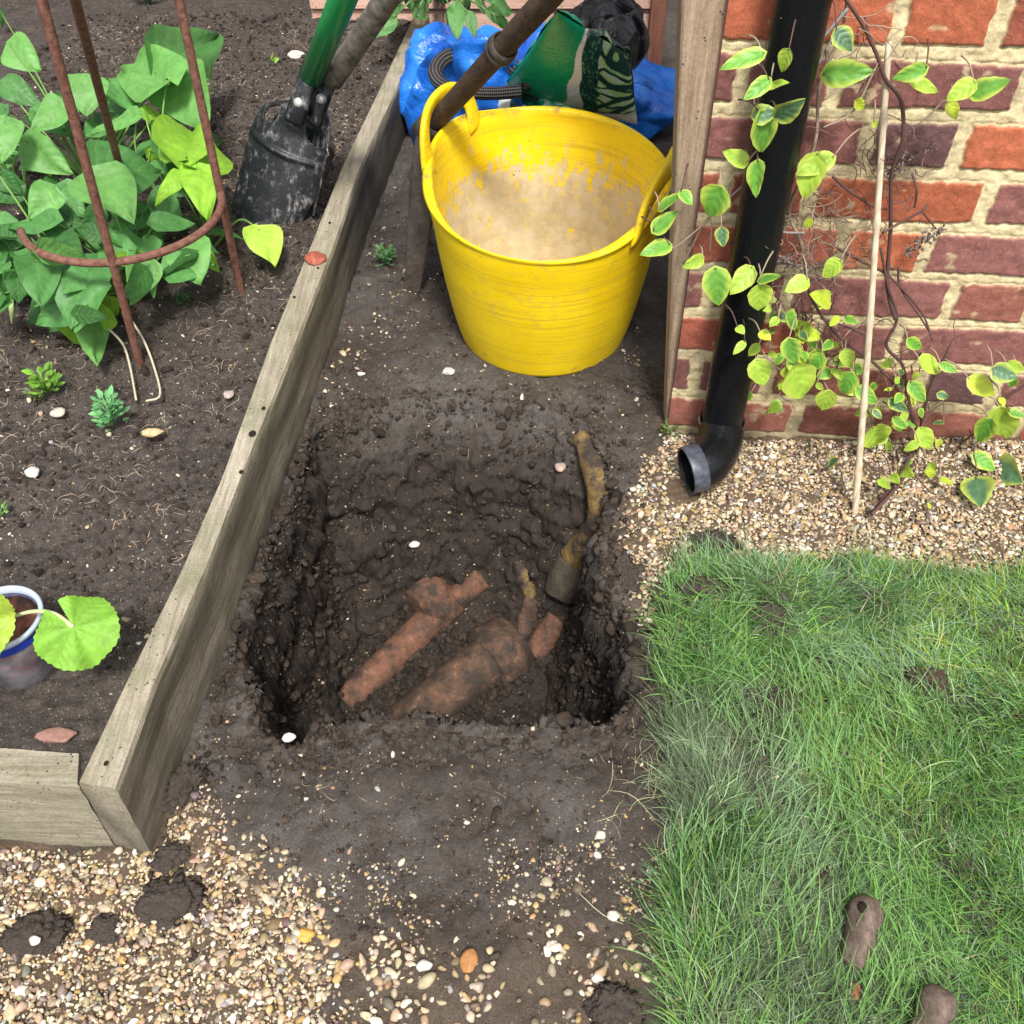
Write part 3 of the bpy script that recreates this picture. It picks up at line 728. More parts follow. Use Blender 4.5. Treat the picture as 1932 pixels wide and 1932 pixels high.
def pipe_thing(label, a, b, r, mat, name='clay_pipe', grp=None, **k):
    t = thing(name, (float(a[0]), float(a[1]), float(a[2])), label, 'drain pipe', grp); rod('barrel', a, b, r, mat, t, **k); return t
dn = lambda q, d: q - A([0, 0, d])
a1 = hit(650, 1312, -0.026); b1 = hit(830, 1150, -0.006)
pA = pipe_thing('long orange clay drain pipe half buried on the left of the hole floor', a1, b1, 0.032, m_terra, seed=3)
cA0 = hit(848, 1150, -0.018); cA1 = hit(785, 1082, -0.022); rod('collar', cA0, cA1, [0.038, 0.044, 0.042, 0.030], m_terra, pA, seed=5, amp=0.003)
a2 = hit(862, 1114, -0.020); b2 = hit(912, 1074, -0.022)
t2 = pipe_thing('short orange clay pipe stub just right of the long pipe end', a2, b2, 0.026, m_terra, seed=8)
a3 = hit(815, 1325, -0.012); b3 = hit(945, 1225, -0.006); a3 = a3 + (a3 - b3) * 0.5
pB = pipe_thing('large soil-caked clay drain pipe in the middle of the hole floor', a3, b3, 0.049, m_terra2, seed=9, amp=0.0022)
rod('collar', hit(918, 1248, -0.010), hit(972, 1204, -0.014), [0.060, 0.070, 0.069, 0.066, 0.058], m_terra2, pB, seed=14, amp=0.004)
pC = pipe_thing('short orange clay pipe end at the foot of the hole\'s right side', hit(1012, 1226, -0.012), hit(1056, 1162, -0.008), 0.027, m_terra, seed=16)
pD = thing('clay_pipe', tuple(hit(1100, 830)), 'ochre-crusted clay riser pipe running down the far right corner of the hole', 'drain pipe')
rod('barrel', [hit(1096, 822, -0.004), hit(1118, 865, -0.004), hit(1131, 910, 0.0), hit(1136, 955, 0.0), hit(1128, 1000, 0.002), hit(1088, 1055, 0.002)], None, [0.015, 0.024, 0.026, 0.025, 0.027, 0.034], m_moss, pD, seed=21, amp=0.005, n=60)
rod('collar', hit(1092, 1058, 0.004), hit(1062, 1118, 0.0), [0.040, 0.044, 0.036], m_greyp, pD, seed=25, amp=0.003)
pE = pipe_thing('thin yellowed clay shard standing at the back of the hole floor', hit(978, 1056, -0.004), hit(1002, 1122, -0.004), [0.009, 0.014, 0.012], m_moss, name='clay_shard', seed=27, amp=0.004)
pF = pipe_thing('small rusty orange clay fragment behind the large soil-caked pipe', hit(985, 1190, -0.008), hit(1008, 1120, -0.012), 0.018, m_terra2, name='clay_fragment', seed=29, amp=0.005)
for o_ in (pE, pF): o_['category'] = 'clay fragment'

# ================================================================== STONES, GRAVEL, CRUMBS
def ico(sub):
    import bmesh
    bm = bmesh.new(); bmesh.ops.create_icosphere(bm, subdivisions=sub, radius=1.0); bm.verts.index_update()
    V = A([tuple(v.co) for v in bm.verts]); F = A([[v.index for v in f.verts] for f in bm.faces]); bm.free(); return V, F
IV1, IF1 = ico(2); IV2, IF2 = ico(3); IV4, IF4 = ico(5)
def templates(V, n, amp, angular, seed):
    out = []; r = np.random.RandomState(seed)
    for i in range(n):
        o = r.rand(3) * 50; W_ = V.copy()
        if angular:
            for _ in range(9):
                d = nrm(r.randn(3)); lim = r.uniform(0.45, 0.8); q = W_ @ d; W_ = W_ - np.outer(np.maximum(q - lim, 0), d)
            W_ /= np.abs(W_).max()
        nz_ = fbm(W_[:, 0] * 1.3 + o[0], W_[:, 1] * 1.3 + o[1], W_[:, 2] * 1.3 + o[2], o=2, seed=seed + i)
        W_ = W_ * (1 + amp * nz_)[:, None]; out.append(W_)
    return out
T_round = templates(IV1, 14, 0.22, False, 1); T_ang = templates(IV1, 12, 0.12, True, 2)
def rotm(r, n):
    q = r.randn(n, 4); q /= np.linalg.norm(q, axis=1)[:, None]; a, b, c, d = q.T
    return np.stack([1 - 2 * (c * c + d * d), 2 * (b * c - a * d), 2 * (b * d + a * c), 2 * (b * c + a * d), 1 - 2 * (b * b + d * d), 2 * (c * d - a * b), 2 * (b * d - a * c), 2 * (c * d + a * b), 1 - 2 * (b * b + c * c)], 1).reshape(n, 3, 3)
def scatter(name, pos, size, cols, T, F, mat, seed=0, flat=(0.45, 0.75), tilt=0.5):
    r = np.random.RandomState(seed); n = len(pos); nv_ = len(T[0]); ti = r.randint(0, len(T), n)
    B = np.stack(T)[ti]                                        # n, nv, 3
    sc = np.stack([size * r.uniform(0.95, 1.35, n), size * r.uniform(0.65, 0.95, n), size * r.uniform(*flat, n)], 1)
    B = B * sc[:, None, :]
    th = r.rand(n) * 2 * math.pi; ax = r.rand(n) * 2 * math.pi; ti_ = r.randn(n) * tilt
    ct_, st_ = np.cos(th), np.sin(th); z0 = np.zeros(n); o1 = np.ones(n)
    Rz = np.stack([ct_, -st_, z0, st_, ct_, z0, z0, z0, o1], 1).reshape(n, 3, 3)
    cx, sx = np.cos(ti_), np.sin(ti_); Rx = np.stack([o1, z0, z0, z0, cx, -sx, z0, sx, cx], 1).reshape(n, 3, 3)
    ca, sa = np.cos(ax), np.sin(ax); Ra = np.stack([ca, -sa, z0, sa, ca, z0, z0, z0, o1], 1).reshape(n, 3, 3)
    R = Ra @ Rx @ Rz
    V = np.einsum('nij,nvj->nvi', R, B) + pos[:, None, :]
    Fa = (F[None] + (np.arange(n) * nv_)[:, None, None]).reshape(-1, 3)
    C = np.repeat(cols, nv_, 0)
    return mesh(name, V.reshape(-1, 3), Fa, mat, cols={'col': C}, origin=(0, 0, 0))
m_stone = M('flint_pebble', 0.55, 0.35); m = m_stone
n1 = m.noise(120, 4, 0.65); n2 = m.noise(500, 3, 0.7)
c = m.mix(0.7, m.attr('col'), m.ramp(n1, [(0.3, 0.62), (0.7, 1.25)]), 'MULTIPLY'); c = m.mix(0.5, c, m.ramp(n2, [(0.3, 0.7), (0.7, 1.2)]), 'MULTIPLY')
m.base(c); m.bump(n2, 0.3, 0.001)
m_crumb = M('soil_crumb', 0.95, 0.15); m_crumb.base(m_crumb.mix(0.8, m_crumb.attr('col'), m_crumb.ramp(m_crumb.noise(300, 4, 0.7), [(0.3, 0.5), (0.7, 1.3)]), 'MULTIPLY')); m_crumb.bump(m_crumb.noise(350, 4, 0.7), 0.8, 0.003)
def pebble_cols(r, n, light=1.0):
    base = A([[0.42, 0.34, 0.22], [0.54, 0.46, 0.33], [0.33, 0.24, 0.14], [0.62, 0.57, 0.46], [0.40, 0.27, 0.12], [0.24, 0.19, 0.14], [0.46, 0.31, 0.21], [0.30, 0.29, 0.27], [0.70, 0.66, 0.58], [0.15, 0.11, 0.085]])
    k = r.choice(len(base), n, p=[.20, .14, .18, .07, .08, .12, .06, .04, .02, .09]); c = base[k] * (r.uniform(0.72, 1.15, n)[:, None]) * light
    return np.clip(c + r.randn(n, 3) * 0.012, 0.02, 0.85)
def in_tub(px, py): return np.hypot((px - tc[0]) / 0.17, (py - tc[1]) / 0.17) < 1.0
def cells(poly, cell, r, lo, hi):
    xs = np.arange(lo[0], hi[0], cell); ys = np.arange(lo[1], hi[1], cell); a, b = np.meshgrid(xs, ys, indexing='ij')
    a = a.ravel() + r.uniform(-.5, .5, a.size) * cell; b = b.ravel() + r.uniform(-.5, .5, b.size) * cell
    return a, b
def gravel(name, poly, cell, layers, smin, smax, lo, hi, soft, seed, dens=1.0, light=1.0, extra=None):
    r = np.random.RandomState(seed); PX = []; PY = []; PZ = []; SZ = []
    for L in range(layers):
        a, b = cells(poly, cell, r, lo, hi); p = zone(a, b, poly, soft) * dens
        if extra is not None: p = p * extra(a, b)
        k = (r.rand(len(a)) < p) & (a > bx(b) + 0.012) | ((r.rand(len(a)) < p) & (b < fr1[1] - 0.004)); a, b = a[k], b[k]
        k = ~inpoly(a, b, hole) & ~in_tub(a, b) & (np.hypot(a - op[0], b - op[1]) > .030) & ((b < B0[1] + (a - B0[0]) * WE[1] / WE[0] - 0.006) | (a < B0[0] - 0.03)) ; a, b = a[k], b[k]
        s_ = np.clip(np.exp(r.randn(len(a)) * 0.38) * (smin + smax) / 2 * 0.8, smin, smax * 1.5)
        PX.append(a); PY.append(b); SZ.append(s_); PZ.append(ground_h(a, b) + s_ * 0.22 + (L - 0.3) * 0.0030 * r.rand(len(a)))
    a, b, z, s_ = map(np.concatenate, (PX, PY, PZ, SZ))
    o = scatter(name, np.stack([a, b, z], 1), s_, pebble_cols(r, len(a), light), T_round[:9] + T_ang[:9], IF1, m_stone.m, seed)
    return o
g1 = gravel('gravel', GA, 0.0060, 2, 0.0017, 0.0050, (-1.0, 0.30), (0.0, 0.80), 0.034, 201, dens=0.95, light=1.04)
tagit(g1, kind='stuff', label='rounded cream and tan gravel in front of the raised bed')
g2 = gravel('gravel', GB, 0.0064, 2, 0.0021, 0.0046, (0.10, 0.85), (1.25, 1.45), 0.016, 202, light=1.05)
tagit(g2, kind='stuff', label='pale fine gravel strip along the foot of the brick wall')
clump = lambda a, b: np.clip(0.45 + 1.1 * vnoise(a * 22, b * 22, seed=88), 0.02, 1)
g3 = gravel('gravel', GM, 0.0085, 1, 0.0032, 0.0068, (-0.35, 0.25), (0.25, 0.75), 0.05, 203, dens=0.62, extra=clump)
tagit(g3, kind='stuff', label='loose gravel thinly scattered over trodden soil at the bottom')
g4 = gravel('gravel', GS, 0.0052, 1, 0.0011, 0.0032, (-0.45, 0.45), (0.25, 0.85), 0.07, 204, dens=0.85, extra=lambda a, b: np.clip(0.42 + 1.2 * vnoise(a * 13, b * 13, seed=89), 0.03, 1), light=0.92)
tagit(g4, kind='stuff', label='fine grit and pebbles trodden into the soil before the hole')
GE = Pn([(690, 470), (720, 430), (800, 560), (720, 640), (660, 700), (640, 790), (600, 800), (640, 680)]); GF = Pn([(1215, 480), (1262, 470), (1262, 830), (1180, 860), (1170, 780), (1200, 640)])
g5 = gravel('gravel', np.array(GE), 0.008, 1, 0.002, 0.005, (-0.5, 1.3), (0.1, 2.4), 0.03, 205, dens=0.45, extra=clump); tagit(g5, kind='stuff', label='sparse pebbles along the inner foot of the long board')
g6 = gravel('gravel', np.array(GF), 0.0075, 1, 0.002, 0.0048, (0.15, 1.2), (0.35, 2.3), 0.02, 206, dens=0.6, extra=clump); tagit(g6, kind='stuff', label='sparse pebbles beside the timber post')
# stray grit everywhere on the trodden soil, in the hole and on the bed
r = np.random.RandomState(31)
n_ = 4200; a = r.uniform(-0.65, 0.42, n_); b = r.uniform(0.5, 2.4, n_); k = (a > bx(b) + 0.01) & ~in_tub(a, b) & ((b < 1.37) | (a < 0.25)); a, b = a[k], b[k]
s_ = np.clip(np.exp(r.randn(len(a)) * 0.5) * 0.0013, 0.0007, 0.0048)
o = scatter('pebble_grit', np.stack([a, b, ground_h(a, b) + s_ * 0.3], 1), s_, pebble_cols(r, len(a), 1.0), T_ang, IF1, m_stone.m, 32); tagit(o, kind='stuff', label='pale grit dotted over the dug soil')
n_ = 3400; b = r.uniform(0.62, 3.0, n_); a = np.interp(b, sideL[:, 1], sideL[:, 0]) - r.uniform(0.005, 0.95, n_); s_ = np.clip(np.exp(r.randn(n_) * 0.5) * 0.0016, 0.0008, 0.006)
o = scatter('pebble_grit', np.stack([a, b, bed_h(a, b) + s_ * 0.3], 1), s_, pebble_cols(r, n_, 0.95), T_ang, IF1, m_stone.m, 33); tagit(o, kind='stuff', label='pale chips dotted over the raised bed soil')
# crumbs of soil
def crumbs(name, a, b, z, s_, seed, label, tone=1.0):
    r = np.random.RandomState(seed); c = A([0.05, 0.038, 0.03])[None] * r.uniform(0.55, 1.5, len(a))[:, None] * tone
    o = scatter(name, np.stack([a, b, z], 1), s_, c, T_ang, IF1, m_crumb.m, seed, flat=(0.6, 0.95), tilt=1.5); tagit(o, kind='stuff', label=label); return o
n_ = 17000; b = r.uniform(0.60, 3.0, n_); a = np.interp(b, sideL[:, 1], sideL[:, 0]) - r.uniform(0.0, 0.95, n_); s_ = np.clip(np.exp(r.randn(n_) * 0.55) * 0.0022, 0.001, 0.011)
crumbs('soil_crumbs', a, b, bed_h(a, b) + s_ * 0.25, s_, 41, 'dark crumbly soil clods over the raised bed', 0.95)
n_ = 6500; ed = r.randint(0, len(hole), n_); t = r.rand(n_); hp = hole[ed] + (hole[(ed + 1) % len(hole)] - hole[ed]) * t[:, None]; a = hp[:, 0] + r.randn(n_) * 0.03; b = hp[:, 1] + r.randn(n_) * 0.03
k = (a > bx(b) + 0.006); a, b = a[k], b[k]; s_ = np.clip(np.exp(r.randn(len(a)) * 0.55) * 0.0024, 0.001, 0.010)
crumbs('soil_crumbs', a, b, ground_h(a, b) + s_ * 0.2, s_, 42, 'loose soil crumbs round the rim of the hole', 1.1)
n_ = 16000; a = r.uniform(-0.6, 0.4, n_); b = r.uniform(0.45, 2.3, n_); k = (a > bx(b) + 0.006) & ~in_tub(a, b) & (fbm(a * 6, b * 6, o=2, seed=90) > -0.15) & ((b < 1.37) | (a < 0.27)); a, b = a[k], b[k]
s_ = np.clip(np.exp(r.randn(len(a)) * 0.5) * 0.0019, 0.0009, 0.008)
crumbs('soil_crumbs', a, b, ground_h(a, b) + s_ * 0.2, s_, 43, 'crumbled soil on the trodden path and hole slope', 1.25)
n_ = 2200; hx = r.uniform(-0.40, 0.2, n_); hy = r.uniform(0.85, 1.5, n_); k = inpoly(hx, hy, hole); a, b = hx[k], hy[k]; s_ = np.clip(np.exp(r.randn(len(a)) * 0.6) * 0.003, 0.001, 0.013)
for (pa_, pb_, pr_, pn_) in ((a1, b1, .034, 420), (a3, b3, .054, 620), (hit(1012, 1226), hit(1056, 1162), .028, 120)):
    t = r.rand(pn_); ax2 = (pb_ - pa_)[:2]; nn2 = A([-ax2[1], ax2[0]]) / np.linalg.norm(ax2); q = pa_[None, :2] + ax2[None] * t[:, None] + nn2[None] * (np.sign(r.randn(pn_)) * pr_ * r.uniform(.75, 1.5, pn_))[:, None]
    a = np.concatenate([a, q[:, 0]]); b = np.concatenate([b, q[:, 1]]); s_ = np.concatenate([s_, np.clip(np.exp(r.randn(pn_) * .6) * .004, .0015, .012)])
n2_ = 2600; ed = r.randint(0, 22, n2_); t = r.rand(n2_); hp = hole[ed] + (hole[(ed + 1) % len(hole)] - hole[ed]) * t[:, None]; hc_ = hole.mean(0); dv_ = hc_[None, :2] - hp[:, :2]; dv_ /= np.linalg.norm(dv_, axis=1)[:, None]
hp2 = hp[:, :2] + dv_ * (r.rand(n2_) * 0.085)[:, None]; a = np.concatenate([a, hp2[:, 0]]); b = np.concatenate([b, hp2[:, 1]]); s_ = np.concatenate([s_, np.clip(np.exp(r.randn(n2_) * 0.55) * 0.0042, 0.0015, 0.014)])
crumbs('soil_crumbs', a, b, ground_h(a, b) + s_ * 0.2, s_, 44, 'moist soil crumbs on the floor of the hole', 0.8)

# clods lying on the gravel, grass and path
CL = []
def clod(x, y, w, label, z=None, name='soil_clod', cat='clod', mat=None, col=None, flat=0.5, seed=1, ang=0.0, asp=1.2, amp=0.28, base=None):
    c_ = (A(base) if base is not None else P(x, y, 0.0)); 
    if z is None and base is None: c_[2] = float(ground_h(c_[0:1], c_[1:2])[0])
    elif z is not None: c_ = P(x, y, z)
    d = ray(x, y); t = np.linalg.norm(c_ - A([0, 0, CAM_H])); r_ = w * (1.0 if mat is None else .82) / 1925.0 * t / 2
    soily = mat is None; CL.append((c_[0], c_[1], c_[2], r_)) if soily else None
    V = (IV4 if soily else IV2).copy(); rs = np.random.RandomState(seed)
    for _ in range(8):
        dd = nrm(rs.randn(3)); lim = rs.uniform(0.6, 0.9); q = V @ dd; V = V - np.outer(np.maximum(q - lim, 0), dd)
    V = V * (1 + amp * fbm(V[:, 0] * 2.2 + seed, V[:, 1] * 2.2, V[:, 2] * 2.2, o=4, seed=seed, g=0.6) + (0.16 * fbm(V[:, 0] * 7 + seed, V[:, 1] * 7, V[:, 2] * 7, o=3, seed=seed + 3, g=0.7) if soily else 0))[:, None]
    V = V * A([r_ * asp, r_ / asp * 1.1, r_ * flat]); ca, sa = math.cos(ang), math.sin(ang); V = V @ A([[ca, sa, 0], [-sa, ca, 0], [0, 0, 1]])
    V = V + c_ + A([0, 0, r_ * flat * 0.45])
    cc = np.tile(A(col if col is not None else (0.062, 0.050, 0.042)), (len(V), 1))
    o = mesh(name, V, IF4 if soily else IF2, mat or m_crumb.m, cols={'col': cc}); return tagit(o, label, cat)
clod(62, 1778, 88, 'dark soil clod with small white stones on the gravel at the far left', flat=0.35, seed=2, ang=0.3)
clod(318, 1702, 100, 'large dark soil clod on the gravel before the board corner', flat=0.35, seed=3, ang=-0.2)
clod(200, 1752, 55, 'small crumbly clod between the two large soil clods', flat=0.35, seed=4)
clod(352, 1482, 75, 'rounded soil lump against the outer foot of the long board', flat=0.6, seed=5, ang=1.3)
clod(318, 1618, 55, 'soil clod at the foot of the board corner', flat=0.5, seed=6)
clod(528, 1390, 46, 'soil lump sitting in the notch at the near left corner of the hole', flat=0.7, seed=7)
clod(1158, 1905, 70, 'soil clod at the bottom edge of the picture beside the grass', flat=0.5, seed=8)
clod(1345, 1024, 66, 'dark soil clod between the pale gravel and the grass', flat=0.4, seed=9)
clod(1175, 1075, 75, 'grey-brown soil shoulder lump at the right rim of the hole', flat=0.45, seed=10, ang=1.4)
clod(1440, 1170, 66, 'flat patch of spilled soil upper left on the grass', flat=0.35, seed=11)
clod(1335, 1120, 80, 'soil spill on the grass corner nearest the gravel', flat=0.3, seed=15)
clod(1470, 1345, 90, 'broad soil patch lying in the grass beside the hole', flat=0.3, seed=12)
clod(1535, 1672, 55, 'small brown clod in the grass left of the wooden stub', flat=0.4, seed=13, col=(0.10, 0.07, 0.055))
clod(1740, 1310, 70, 'brownish soil crumb among yellowed grass', flat=0.4, seed=14, col=(0.075, 0.05, 0.038))
ca_, cb_, cz_, cs_ = [], [], [], []
for (x_, y_, z_, r_) in CL:
    n_ = int(90 * (r_ / .03)); q = r.randn(n_, 2) * r_ * 0.8; q_ = np.hypot(q[:, 0], q[:, 1]) / r_
    ca_.append(x_ + q[:, 0]); cb_.append(y_ + q[:, 1]); s0 = np.clip(np.exp(r.randn(n_) * .5) * .0024, .001, .008); cs_.append(s0); cz_.append(z_ + np.maximum(0, (1 - q_) * r_ * .45) + s0 * .3)
k = ~inpoly(np.concatenate(ca_), np.concatenate(cb_), hole) & (np.concatenate(ca_) > bx(np.concatenate(cb_)) + .004)
crumbs('soil_crumbs', np.concatenate(ca_)[k], np.concatenate(cb_)[k], np.concatenate(cz_)[k], np.concatenate(cs_)[k], 45, 'loose crumbs shed around the soil clods', 0.95)
def stone(x, y, w, label, col, z=None, seed=1, base=None, flat=0.6, name='stone', cat='stone', asp=1.2, ang=0.0, amp=0.10):
    return clod(x, y, w, label, z=z, name=name, cat=cat, mat=m_stone.m, col=col, flat=flat, seed=seed, base=base, asp=asp, ang=ang, amp=amp)
WHT = (0.56, 0.52, 0.46)
stone(578, 1767, 34, 'orange pebble on the soil in the lower middle', (0.62, 0.32, 0.07), seed=21)
stone(886, 1822, 44, 'rough orange-brown stone at the bottom centre', (0.36, 0.17, 0.06), seed=22, ang=1.3)
stone(803, 1833, 30, 'squarish white stone left of the orange-brown stone', WHT, seed=23)
stone(1237 - 80, 1733, 26, 'pale stone in the thin gravel nearest the grass', (0.6, 0.55, 0.45), seed=24)
stone(1132, 1580, 22, 'small pointed cream stone alone on the trodden soil', (0.6, 0.52, 0.40), seed=25)
stone(1236 - 110, 1732 + 120, 24, 'white square stone at the bottom beside the grass', WHT, seed=26)
stone(44, 2040 / 1.087, 26, 'bright white oval pebble in the lower left gravel', WHT, seed=27)
stone(66, 1775, 22, 'white stone bedded in the leftmost dark soil clod', WHT, z=0.02, seed=28)
stone(545, 1393, 26, 'bright white flint at the near left notch of the hole', WHT, seed=29, z=0.006)
stone(782, 1028, 22, 'white chip on the back slope of the hole', WHT, seed=30, base=hit(782, 1028))
stone(905, 1093, 16, 'pale sliver beside the short pipe stub in the hole', (0.45, 0.42, 0.36), seed=31, base=hit(905, 1105), asp=1.6, ang=0.8)
stone(1060, 832, 30, 'pinkish stone near the top of the ochre riser pipe', (0.38, 0.28, 0.24), seed=32, ang=1.4)
stone(845, 698, 26, 'half buried pale flint in front of the tub', (0.5, 0.47, 0.42), seed=33)
stone(681, 706, 16, 'small white stone left of the tub on the path', WHT, seed=34)
stone(985, 742, 16, 'chalky crumb on the lip of the hole in front of the tub', WHT, seed=35, asp=1.6, ang=1.4)
stone(290, 820, 34, 'ochre flint chip lying on the bed soil', (0.50, 0.36, 0.20), z=0.125, seed=36, asp=1.45)
stone(108, 780, 30, 'pale stone left of the feathery weed on the bed', (0.5, 0.42, 0.34), z=0.125, seed=37)
stone(62, 893, 30, 'white chalk chip far left on the bed soil', WHT, z=0.125, seed=38, ang=-0.5)
stone(432, 745, 24, 'greyish pink stone on the bed near the long board', (0.36, 0.30, 0.27), z=0.13, seed=39, ang=1.4)
stone(560, 108, 30, 'large pale stone beside the green digger handle', (0.62, 0.56, 0.48), z=0.13, seed=40)
stone(238, 1262 + 80, 22, 'curled white snail-like chip beside the squash leaf', WHT, z=0.135, seed=41)
stone(596, 491, 46, 'orange-red broken brick fragment resting on the long board', (0.30, 0.085, 0.05), z=BZ + 0.002, seed=42, name='brick_fragment', cat='brick fragment', flat=0.5, asp=1.1, ang=0.7)
stone(108, 1393, 58, 'dull pink broken brick fragment behind the front board', (0.26, 0.14, 0.11), z=0.135, seed=43, name='brick_fragment', cat='brick fragment', flat=0.45, asp=1.5)

# ================================================================== GRASS
m_grass = M('grass_blade', 0.5, 0.3); m = m_grass
m.base(m.attr('col')); translucent(m, m.attr('col'), 0.35)
def blades(name, rx, ry, n_seg, length, width, dirs, lean, cols, seed, zb=None):
    """curved tapering blades; dirs = heading of the bend, lean = how far each lies over (0..1)"""
    n = len(rx); z0 = ground_h(rx, ry) - 0.002 if zb is None else zb
    t = np.linspace(0, 1, n_seg + 1)
    r = np.random.RandomState(seed)
    el0 = (1 - lean) * 1.35 + 0.25; drop = r.uniform(0.3, 1.4, n) * (0.4 + lean)
    el = el0[:, None] - drop[:, None] * t[None, :]                # elevation angle along the blade
    el = np.maximum(el, -0.55)
    swirl = (r.randn(n) * 0.8)[:, None] * t[None, :]
    hd = dirs[:, None] + swirl
    st = (length / n_seg)[:, None]
    dx = np.cos(el) * np.cos(hd) * st; dy = np.cos(el) * np.sin(hd) * st; dz = np.sin(el) * st
    px = rx[:, None] + np.concatenate([np.zeros((n, 1)), np.cumsum(dx[:, :-1], 1)], 1)
    py = ry[:, None] + np.concatenate([np.zeros((n, 1)), np.cumsum(dy[:, :-1], 1)], 1)
    pz = z0[:, None] + np.concatenate([np.zeros((n, 1)), np.cumsum(dz[:, :-1], 1)], 1)
    pz = np.maximum(pz, z0[:, None] + 0.002 + 0.012 * r.rand(n)[:, None] * t[None, :])
    tw = hd + math.pi / 2 + (r.randn(n) * 0.5)[:, None]; wd = width[:, None] * (1 - t[None, :] ** 1.6 * 0.93) / 2
    tz = (r.randn(n) * 0.35)[:, None]
    ox, oy, oz = np.cos(tw) * wd, np.sin(tw) * wd, tz * wd
    L = np.stack([px - ox, py - oy, pz - oz], 2); R = np.stack([px + ox, py + oy, pz + oz], 2)
    V = np.stack([L, R], 2).reshape(-1, 3); k = (n_seg + 1) * 2
    s_ = np.arange(n_seg) * 2; F = (np.stack([s_, s_ + 1, s_ + 3, s_ + 2], 1)[None] + (np.arange(n) * k)[:, None, None]).reshape(-1, 4)
    tt = np.repeat(t, 2)[None, :, None]
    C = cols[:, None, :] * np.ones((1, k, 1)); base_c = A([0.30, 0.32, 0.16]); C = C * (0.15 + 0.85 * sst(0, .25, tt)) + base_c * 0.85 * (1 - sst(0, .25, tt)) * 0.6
    return mesh(name, V, F, m_grass.m, cols={'col': C.reshape(-1, 3)}, origin=(0, 0, 0))
r = np.random.RandomState(55)
NB = 150000
gxr = r.uniform(0.12, 1.15, NB); gyr = r.uniform(0.18, 1.24, NB)
s_ = np.where(inpoly(gxr, gyr, lawn), 1, -1) * segdist(gxr, gyr, lawn)
edge = s_ + 0.012 * vnoise(gxr * 30, gyr * 30, seed=301)
dens = sst(-0.004, 0.02, edge)
bare = np.zeros(NB)
for (x, y, w_) in [(1290, 1140, .03), (1380, 1300, .025), (1500, 1500, .02), (1420, 1450, .02), (1440, 1170, .05), (1335, 1115, .045), (1470, 1345, .055), (1535, 1672, .02), (1740, 1310, .03), (1345, 1040, .04), (1410, 1650, .03), (1625, 1880, .02), (1370, 1250, .025), (1626, 1740, .020), (1634, 1712, .016), (1616, 1780, .014)]:
    q = P(x, y, 0.02); bare = np.maximum(bare, np.exp(-((gxr - q[0]) ** 2 + (gyr - q[1]) ** 2) / (w_ * 0.62) ** 2))
keep = (r.rand(NB) < dens * (1 - 0.93 * bare) * (0.72 + 0.4 * vnoise(gxr * 13, gyr * 13, seed=302))) & ((gyr < B0[1] - 0.05))
gxr, gyr, edge = gxr[keep], gyr[keep], edge[keep]; n = len(gxr)
flow = 2.6 * fbm(gxr * 4.2, gyr * 4.2, o=2, seed=303) + 2.0
flow = flow + 1.3 * vnoise(gxr * 19, gyr * 19, seed=308) + r.randn(n) * 0.95
# the lawn edge hangs over towards the path
toedge = 0.8 * np.exp(-np.maximum(edge, 0) / 0.016) * (gyr < 1.08)
flow = flow * (1 - toedge) + (math.pi + r.randn(n) * 0.7) * toedge
lean = np.clip(0.74 + 0.25 * vnoise(gxr * 7, gyr * 7, seed=304) + r.randn(n) * 0.18, 0.05, 1)
tuft = 0.75 + 0.5 * sst(-0.4, 0.6, vnoise(gxr * 9, gyr * 9, seed=305))
length = np.clip(0.039 * tuft * np.exp(r.randn(n) * 0.34), 0.012, 0.10)
width = r.uniform(0.0008, 0.0018, n)
pal = A([[0.085, 0.24, 0.045], [0.17, 0.36, 0.085], [0.045, 0.14, 0.032], [0.20, 0.33, 0.19], [0.30, 0.48, 0.06], [0.36, 0.36, 0.12], [0.46, 0.42, 0.26]])
blue = sst(-0.1, 0.5, vnoise(gxr * 3.3, gyr * 3.3, seed=306)); yel = np.clip(sst(0.1, 0.6, vnoise(gxr * 4.5 + 9, gyr * 4.5, seed=307)) + .8 * sst(.55, .8, gxr + .3 * gyr - .25) * sst(.75, .95, gyr), 0, 1.3)
pk = np.stack([np.full(n, .26), .20 + .1 * yel, np.full(n, .16), .10 + .30 * blue, .06 + .25 * yel, .03 + .09 * yel, np.full(n, .035)], 1); pk /= pk.sum(1)[:, None]
ci = (r.rand(n)[:, None] > np.cumsum(pk, 1)).sum(1).clip(0, 6); cols = pal[ci] * r.uniform(0.75, 1.2, n)[:, None]
mudt = sst(-.05, .45, fbm(gxr * 7 + 3, gyr * 7, o=3, seed=331)) * sst(.62, .30, gxr) * .75; shade_v = (0.85 + 0.45 * vnoise(gxr * 26, gyr * 26, seed=332))[:, None]
cols = cols * (1 - mudt[:, None]) + A([0.19, 0.23, 0.15])[None] * mudt[:, None]; cols = cols * np.clip(shade_v, .55, 1.35); tipb = r.rand(n) < .12; cols[tipb] = A([0.36, 0.54, 0.27]) * r.uniform(.8, 1.1, tipb.sum())[:, None]
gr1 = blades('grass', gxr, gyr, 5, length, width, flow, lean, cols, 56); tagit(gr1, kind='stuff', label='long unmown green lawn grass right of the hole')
n = 9000; ax_ = r.uniform(0.15, 1.05, n); ay_ = r.uniform(0.2, 1.2, n); k = inpoly(ax_, ay_, lawn) & (segdist(ax_, ay_, lawn) > .012) & (vnoise(ax_ * 6, ay_ * 6, seed=321) > -.35); ax_, ay_ = ax_[k], ay_[k]; n = len(ax_)
